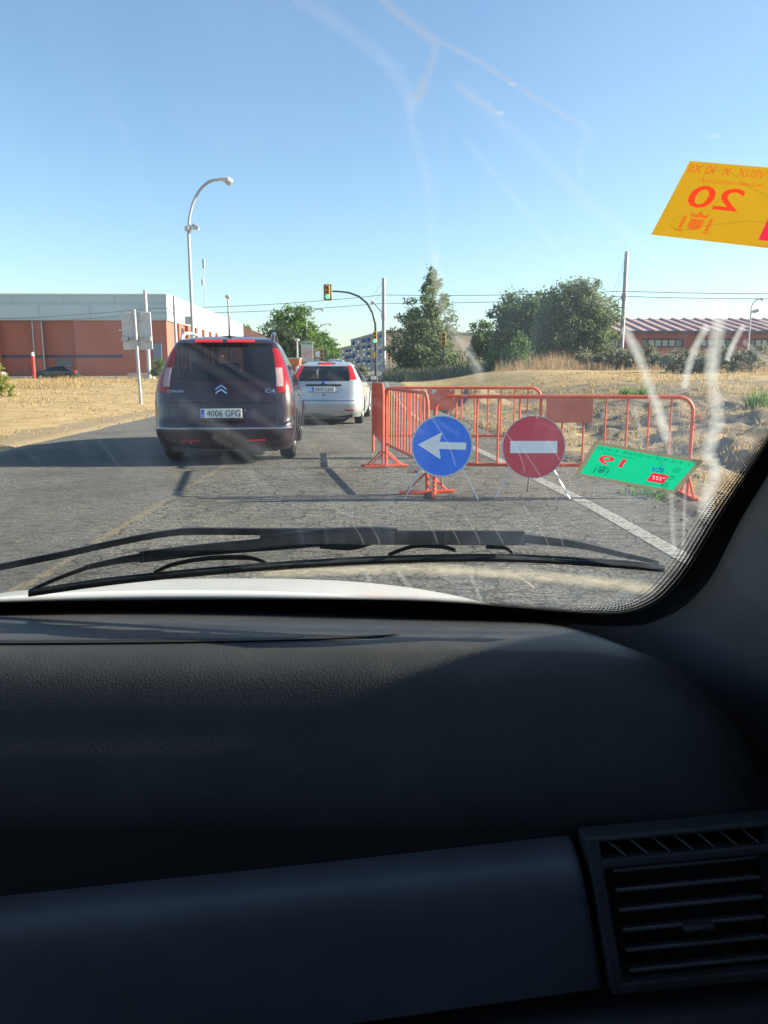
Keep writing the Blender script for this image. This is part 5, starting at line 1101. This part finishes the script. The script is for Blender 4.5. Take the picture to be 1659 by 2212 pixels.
b = MB(); bar(b, [(1133, 1150), (1134, 1163), (1132, 1176)], 2, .036, .003); bar(b, [(1404, 1212), (1416, 1214)], 6, .028, .002); bar(b, [(463, 1196), (464, 1207)], 8, .034, .002); b.build('clip', M['galvlight'], wp)
wa = MB(); bar(wa, [(-120, 1246), (-10, 1228), (60, 1214), (140, 1198), (230, 1178), (320, 1160), (395, 1150), (480, 1149), (600, 1150), (800, 1149)], (15, 13), .034, .010); wa.build('wiper_arm', M['wiper'], wp, bev=.002)
# ---- bonnet, cowl and outer body
b = MB(); rows = []
for j in range(26):
    Y = 1.10 + 1.05 * j / 25; row = []
    for i in range(61):
        x = -.80 + 1.60 * i / 60; o = abs(x) / .62; z = .879 - .168 * (Y - 1.1) - .118 * (Y - 1.1) ** 2 - .05 * (abs(x) / .555) ** 3
        row.append(Vector((x, Y - .10 * (x / .72) ** 2 - (.25 * smooth(.5, .8, abs(x)) * smooth(1.7, 2.15, Y)), z)))
    rows.append(row)
b.grid(rows); bo = b.build('bonnet', M['bonnet'], own, ang=180); sm = bo.modifiers.new('thickness', 'SOLIDIFY'); sm.thickness = .012; sm.offset = -1
b = MB()
for k in range(9): x = -.72 + .12 * k; b.tube([(x, 1.4, .80 - .2 * 0), (x + .001, 1.42, .79)], .0005, 4)
b = MB(); b.grid([[L(W(lerp(-1.10, .50, i / 30), -.03, -.004)) + d for d in (Vector((0, 0, 0)), Vector((0, .035, -.012)), Vector((0, .06, .0)), Vector((0, .10, -.10)))] for i in range(31)]); b.build('cowl', M['black'], own)
b = MB(); b.bb(.775, .80, -2.3, .95, .18, .86); b.bb(.80, .83, -2.3, 1.9, .18, .50); b.build('side_panel', M['bonnet'], own, bev=.01)
b = MB(); b.bb(-.82, -.795, -2.3, .95, .18, .86); b.bb(-.85, -.82, -2.3, 1.9, .18, .50); b.build('side_panel', M['bonnet'], own, bev=.01)
b = MB(); b.bb(-.70, .70, 1.85, 2.0, .2, .50); b.build('bumper', M['bonnet'], own, bev=.04)
for y in (1.55, -1.6):
    for s in (-1, 1): b = MB(); b.lathe([(.001, -.09), (.17, -.09), (.28, -.08), (.29, 0), (.28, .08), (.17, .09), (.001, .09)], 24, (s * .72, y, .29), 'x'); b.build('wheel', M['rubber'], own)
b = MB(); rows = [[L(W(lerp(-1.14, .54, i / 20), TTOP - .035, .012)) + Vector((0, dy, dz)) for dy, dz in ((0, 0), (-.25, .055), (-.9, .085), (-1.9, .04), (-2.4, -.08))] for i in range(21)]; b.grid(rows); rf_ = b.build('roof', M['liner'], own); sm = rf_.modifiers.new('thickness', 'SOLIDIFY'); sm.thickness = .03
b = MB(); b.bb(-.8, .8, -2.32, -2.28, .18, 1.52); b.build('rear_wall', M['liner'], own); b = MB(); b.bb(-.8, .8, -2.3, 1.0, .18, .22); b.build('floor', M['cloth'], own); b = MB(); b.bb(-.8, .8, .98, 1.0, .22, .80); b.build('firewall', M['black'], own)
for s, x0, x1 in ((1, .735, .774), (-1, -.794, -.755)):
    b = MB(); b.bb(x0, x1, -2.3, .93, .22, .905); b.build('door_panel', M['dash'], own, bev=.01)
    b = MB(); b.bb(x0 + .005, x1 - .005, -.62, -.50, .9, 1.46); b.bb(x0, x1 + .002, -2.3, -1.6, .9, 1.5); b.bb(x0 - .02, x1 + .001, -2.3, .2, 1.44, 1.56); b.build('door_pillar', M['pillar'], own, bev=.01)
    b = MB(); xg = (x0 + x1) / 2; b.add([(xg, .80, .9), (xg, .12, 1.44), (xg, -.5, 1.44), (xg, -.5, .9)], [(0, 1, 2, 3)]); b.add([(xg, -.62, .9), (xg, -.62, 1.44), (xg, -1.6, 1.44), (xg, -1.6, .9)], [(0, 1, 2, 3)]); b.build('side_window', M['cleanglass'] if 'cleanglass' in M else glass_mat('clear side glass', (.03, .04, .04), .9), own, smooth=False)
# left front screen pillar
b = MB(); b.tube([L(W(-1.11, t, -.03)) for t in (-.02, .4, .8, 1.15)], .045, 8); b.build('screen_pillar', M['pillar'], own)
# ---- pillar trim on the right: rows follow the outer glass edge and turn inwards to the door
i0 = min(range(len(E2)), key=lambda i: (Vector(E2[i]) - Vector(toglass(1229, 1344))).length)
eo = E2[i0:]; n = len(eo); rows = []
for i, c in enumerate(eo):
    f = i / (n - 1); tk = .15 + .85 * smooth(0, .16, f); p0 = W(*c, -.004); p0b = W(*c, .006)
    # direction away from the glass opening in the glass plane
    a, d = Vector(eo[max(0, i - 1)]), Vector(eo[min(n - 1, i + 1)]); tg = (d - a).normalized(); out = Vector((tg.y, -tg.x))
    q = Vector(c) + out * .018 * tk; p1 = W(q.x, q.y, -.032 * tk - .004); q = Vector(c) + out * .042 * tk; p2 = W(q.x, q.y, -.066 * tk - .004); q = Vector(c) + out * .085 * tk; p3 = W(q.x, q.y, -.098 * tk - .004); q = Vector(c) + out * .15 * tk; p4 = W(q.x, q.y, -.135 * tk - .004)
    rows.append([L(p) for p in (p0b, p0, p0.lerp(p1, .4) - Vector((0, 0, .002)), p1, p2, p3, p4)])
b = MB(); b.grid(rows); b.build('pillar_trim', M['pillar'], own, ang=180)
b = MB(); b.tube([L(W(.47, t, .03) if t > .1 else W(.46, t, .0)) for t in (-.03, .1, .4, .8, 1.15)], .035, 8); b.build('screen_pillar', M['bonnet'], own)
# ---- dashboard
def zY(v, Y): a = PITCH + math.atan((v - 1106) / F); return CAM_H - Y * math.tan(a)
prof = [(1318, 1.06), (1336, .96), (1354, .88), (1368, .83), (1378, .80), (1385, .785), (1396, .769), (1412, .753), (1440, .7395), (1475, .7305), (1525, .7235), (1580, .7175), (1650, .709), (1720, .704), (1770, .705), (1810, .711), (1850, .717), (1900, .719), (2000, .714), (2300, .706)]
PR = dense([(y, zY(v, y)) for v, y in prof], 4)
def drop(X, z): e = max(0, min(.999, (X - .185) / .22)); return (1 - math.sqrt(1 - e ** 2.2)) * .20 * max(0, min(1, (z - .70) / .18))
xs = steps((-1.06, .16, .06), (.16, .40, .012)); rows = []
for X in xs:
    row = []
    for i, (y, z) in enumerate(PR): yy = y - bowx(X) * (1 if i < 3 else .55 * max(0, 1 - (i - 3) / 14)) ; row.append(L((X, yy, z - drop(X, z))))
    rows.append(row)
rows.append([p + Vector((.012, .05, -.02)) for p in rows[-1]])
b = MB(); b.grid(rows, flip=True); dash = b.build('dashboard', M['dash'], own, ang=180)
slot = [(-40, 1386.5), (300, 1385), (600, 1380), (780, 1375), (862, 1369)]
b = MB(); q = dense(slot, 6); rows = []
def dashpt(u, v, up=.0):
    d = ray(u, v); best = None
    for (y0, z0), (y1, z1) in zip(PR, PR[1:]):                  # where this line of sight meets the profile
        f0, f1 = (CAM_H + d.z / d.y * y0) - z0, (CAM_H + d.z / d.y * y1) - z1
        if f0 * f1 <= 0: k = f0 / (f0 - f1) if f0 != f1 else 0; y = lerp(y0, y1, k); z = lerp(z0, z1, k); best = Vector((d.x / d.y * y, y - .004, z + up)); break
    return best
for i, (u, v) in enumerate(q):
    k = i / (len(q) - 1); h = lerp(4.5, 1.2, k ** 2); p0, p1 = dashpt(u, v - h), dashpt(u, v + h)
    if p0 and p1: rows.append([L(p0 + Vector((0, .002, .0006))), L((p0 + p1) / 2 + Vector((0, 0, .0022))), L(p1 + Vector((0, 0, .0022)))])
b.grid(rows); b.build('defrost_slot', M['blackhole'], dash)
# lower right: air vent and glove box, laid out on planes facing the seats
def plane4(tl, tr, br, bl):
    A, B, C_, D = [P(*x) for x in (tl, tr, br, bl)]; nrm = (D - A).cross(B - A).normalized()
    if nrm.y > 0: nrm = -nrm
    def f(a, q, d=0.0): return L(A.lerp(B, a).lerp(D.lerp(C_, a), q) + nrm * d)
    return f
def slab(mb, f, a0, a1, q0, q1, d0, d1):
    vs = [f(a, q, d) for d in (d0, d1) for a, q in ((a0, q0), (a1, q0), (a1, q1), (a0, q1))]
    mb.add(vs, [(0, 1, 2, 3), (7, 6, 5, 4), (0, 4, 5, 1), (1, 5, 6, 2), (2, 6, 7, 3), (3, 7, 4, 0)])
V = plane4((1262, 1808, .668), (1712, 1766, .668), (1752, 2106, .628), (1322, 2148, .628))
vent = bpy.data.objects.new('air_vent', None); C.objects.link(vent); vent.parent = own
fr = MB(); AB, QB = (0, .065, .875, 1), (0, .04, .15, .21, .93, 1); ix = {}
def fv(i, j, k):
    if (i, j, k) not in ix: ix[(i, j, k)] = len(fr.v); fr.v.append(tuple(V(AB[i], QB[j], (.004, -.03)[k])))
    return ix[(i, j, k)]
holes = {(1, 1), (1, 3)}; solid = {(i, j) for i in range(3) for j in range(5)} - holes
for i, j in solid:
    fr.f.append((fv(i, j, 0), fv(i + 1, j, 0), fv(i + 1, j + 1, 0), fv(i, j + 1, 0)))
    for (di, dj), (p, q) in (((0, -1), ((i, j), (i + 1, j))), ((1, 0), ((i + 1, j), (i + 1, j + 1))), ((0, 1), ((i + 1, j + 1), (i, j + 1))), ((-1, 0), ((i, j + 1), (i, j)))):
        if (i + di, j + dj) not in solid: fr.f.append((fv(*q, 0), fv(*p, 0), fv(*p, 1), fv(*q, 1)))
fr.build('vent_frame', M['dash'], vent, bev=.0045, seg=4)
bk = MB(); slab(bk, V, .02, .98, .02, .98, -.06, -.032); bk.build('vent_duct', M['blackhole'], vent, smooth=False)
for i in range(6):
    b = MB(); q = .245 + i * .128; vs = []
    for a in (.11, .825):
        for (dq, d) in ((-.014, .002), (.014, .001), (.07, -.03), (.045, -.032)): vs.append(V(a, q + dq, d - .006))
    b.add(vs, [(0, 1, 5, 4), (1, 2, 6, 5), (2, 3, 7, 6), (3, 0, 4, 7), (3, 2, 1, 0), (4, 5, 6, 7)]); b.build('louvre', M['louvre'], vent, bev=.0012)
for i in range(7):
    b = MB(); a = .10 + i * .108; vs = []
    for q in (.042, .148):
        k = (q - .042) / .1 * .075
        for (da, d) in ((0, .0), (.010, .0), (.016, -.03), (.006, -.03)): vs.append(V(a + k + da, q, d - .002))
    b.add(vs, [(0, 1, 5, 4), (1, 2, 6, 5), (2, 3, 7, 6), (3, 0, 4, 7), (3, 2, 1, 0), (4, 5, 6, 7)]); b.build('vane', M['louvre'], vent)
b = MB(); slab(b, V, .40, .56, .615, .66, -.008, .005); b.build('thumb_tab', M['dash'], vent, bev=.003)
Gb = plane4((-560, 2030, .655), (1256, 1850, .655), (1317, 2150, .630), (-560, 2420, .62))
b = MB(); rows = []
for a, dd in [(k / 30, 0) for k in range(30)] + [(.985, 0), (.991, -.0006), (.9955, -.003), (.9985, -.009), (1.0, -.018), (1.0, -.06)]:
    rows.append([Gb(a, q, d + dd) for q, d in ((.0, -.055), (.01, -.032), (.03, -.017), (.07, -.007), (.13, -.002), (.2, 0), (.3, 0), (.5, -.002), (.75, -.004), (.97, -.006), (1.0, -.02))])
b.grid(rows); gb = b.build('glove_box', M['dash2'], own, ang=60); 
Tr = plane4((-560, 2440, .64), (1750, 2126, .648), (1750, 2420, .60), (-560, 2700, .60))
b = MB(); rows = []
for k in range(25): rows.append([Tr(k / 24, q, d) for q, d in ((0, -.05), (.01, -.012), (.06, -.002), (.2, .004), (.35, .0), (.6, -.02), (1, -.06))])
b.grid(rows); b.build('knee_panel', M['dash2'], own, ang=60)
b = MB(); rows = [[L((x, y, z)) for y, z in ((.72, .80), (.70, .72), (.69, .60), (.66, .45))] for x in (-1.06, 0, .30, .42)]; b.grid(rows); b.build('dash_backing', M['blackhole'], own)
# front seat we look from and its neighbour stay behind the camera
for x in (0.33, -.38):
    b = MB(); b.bb(x - .24, x + .24, -.55, -.05, .25, .50); b.box((x, -.68, .80), (.48, .14, .62), (R(-15), 0, 0)); b.build('seat', M['cloth'], own, bev=.05)
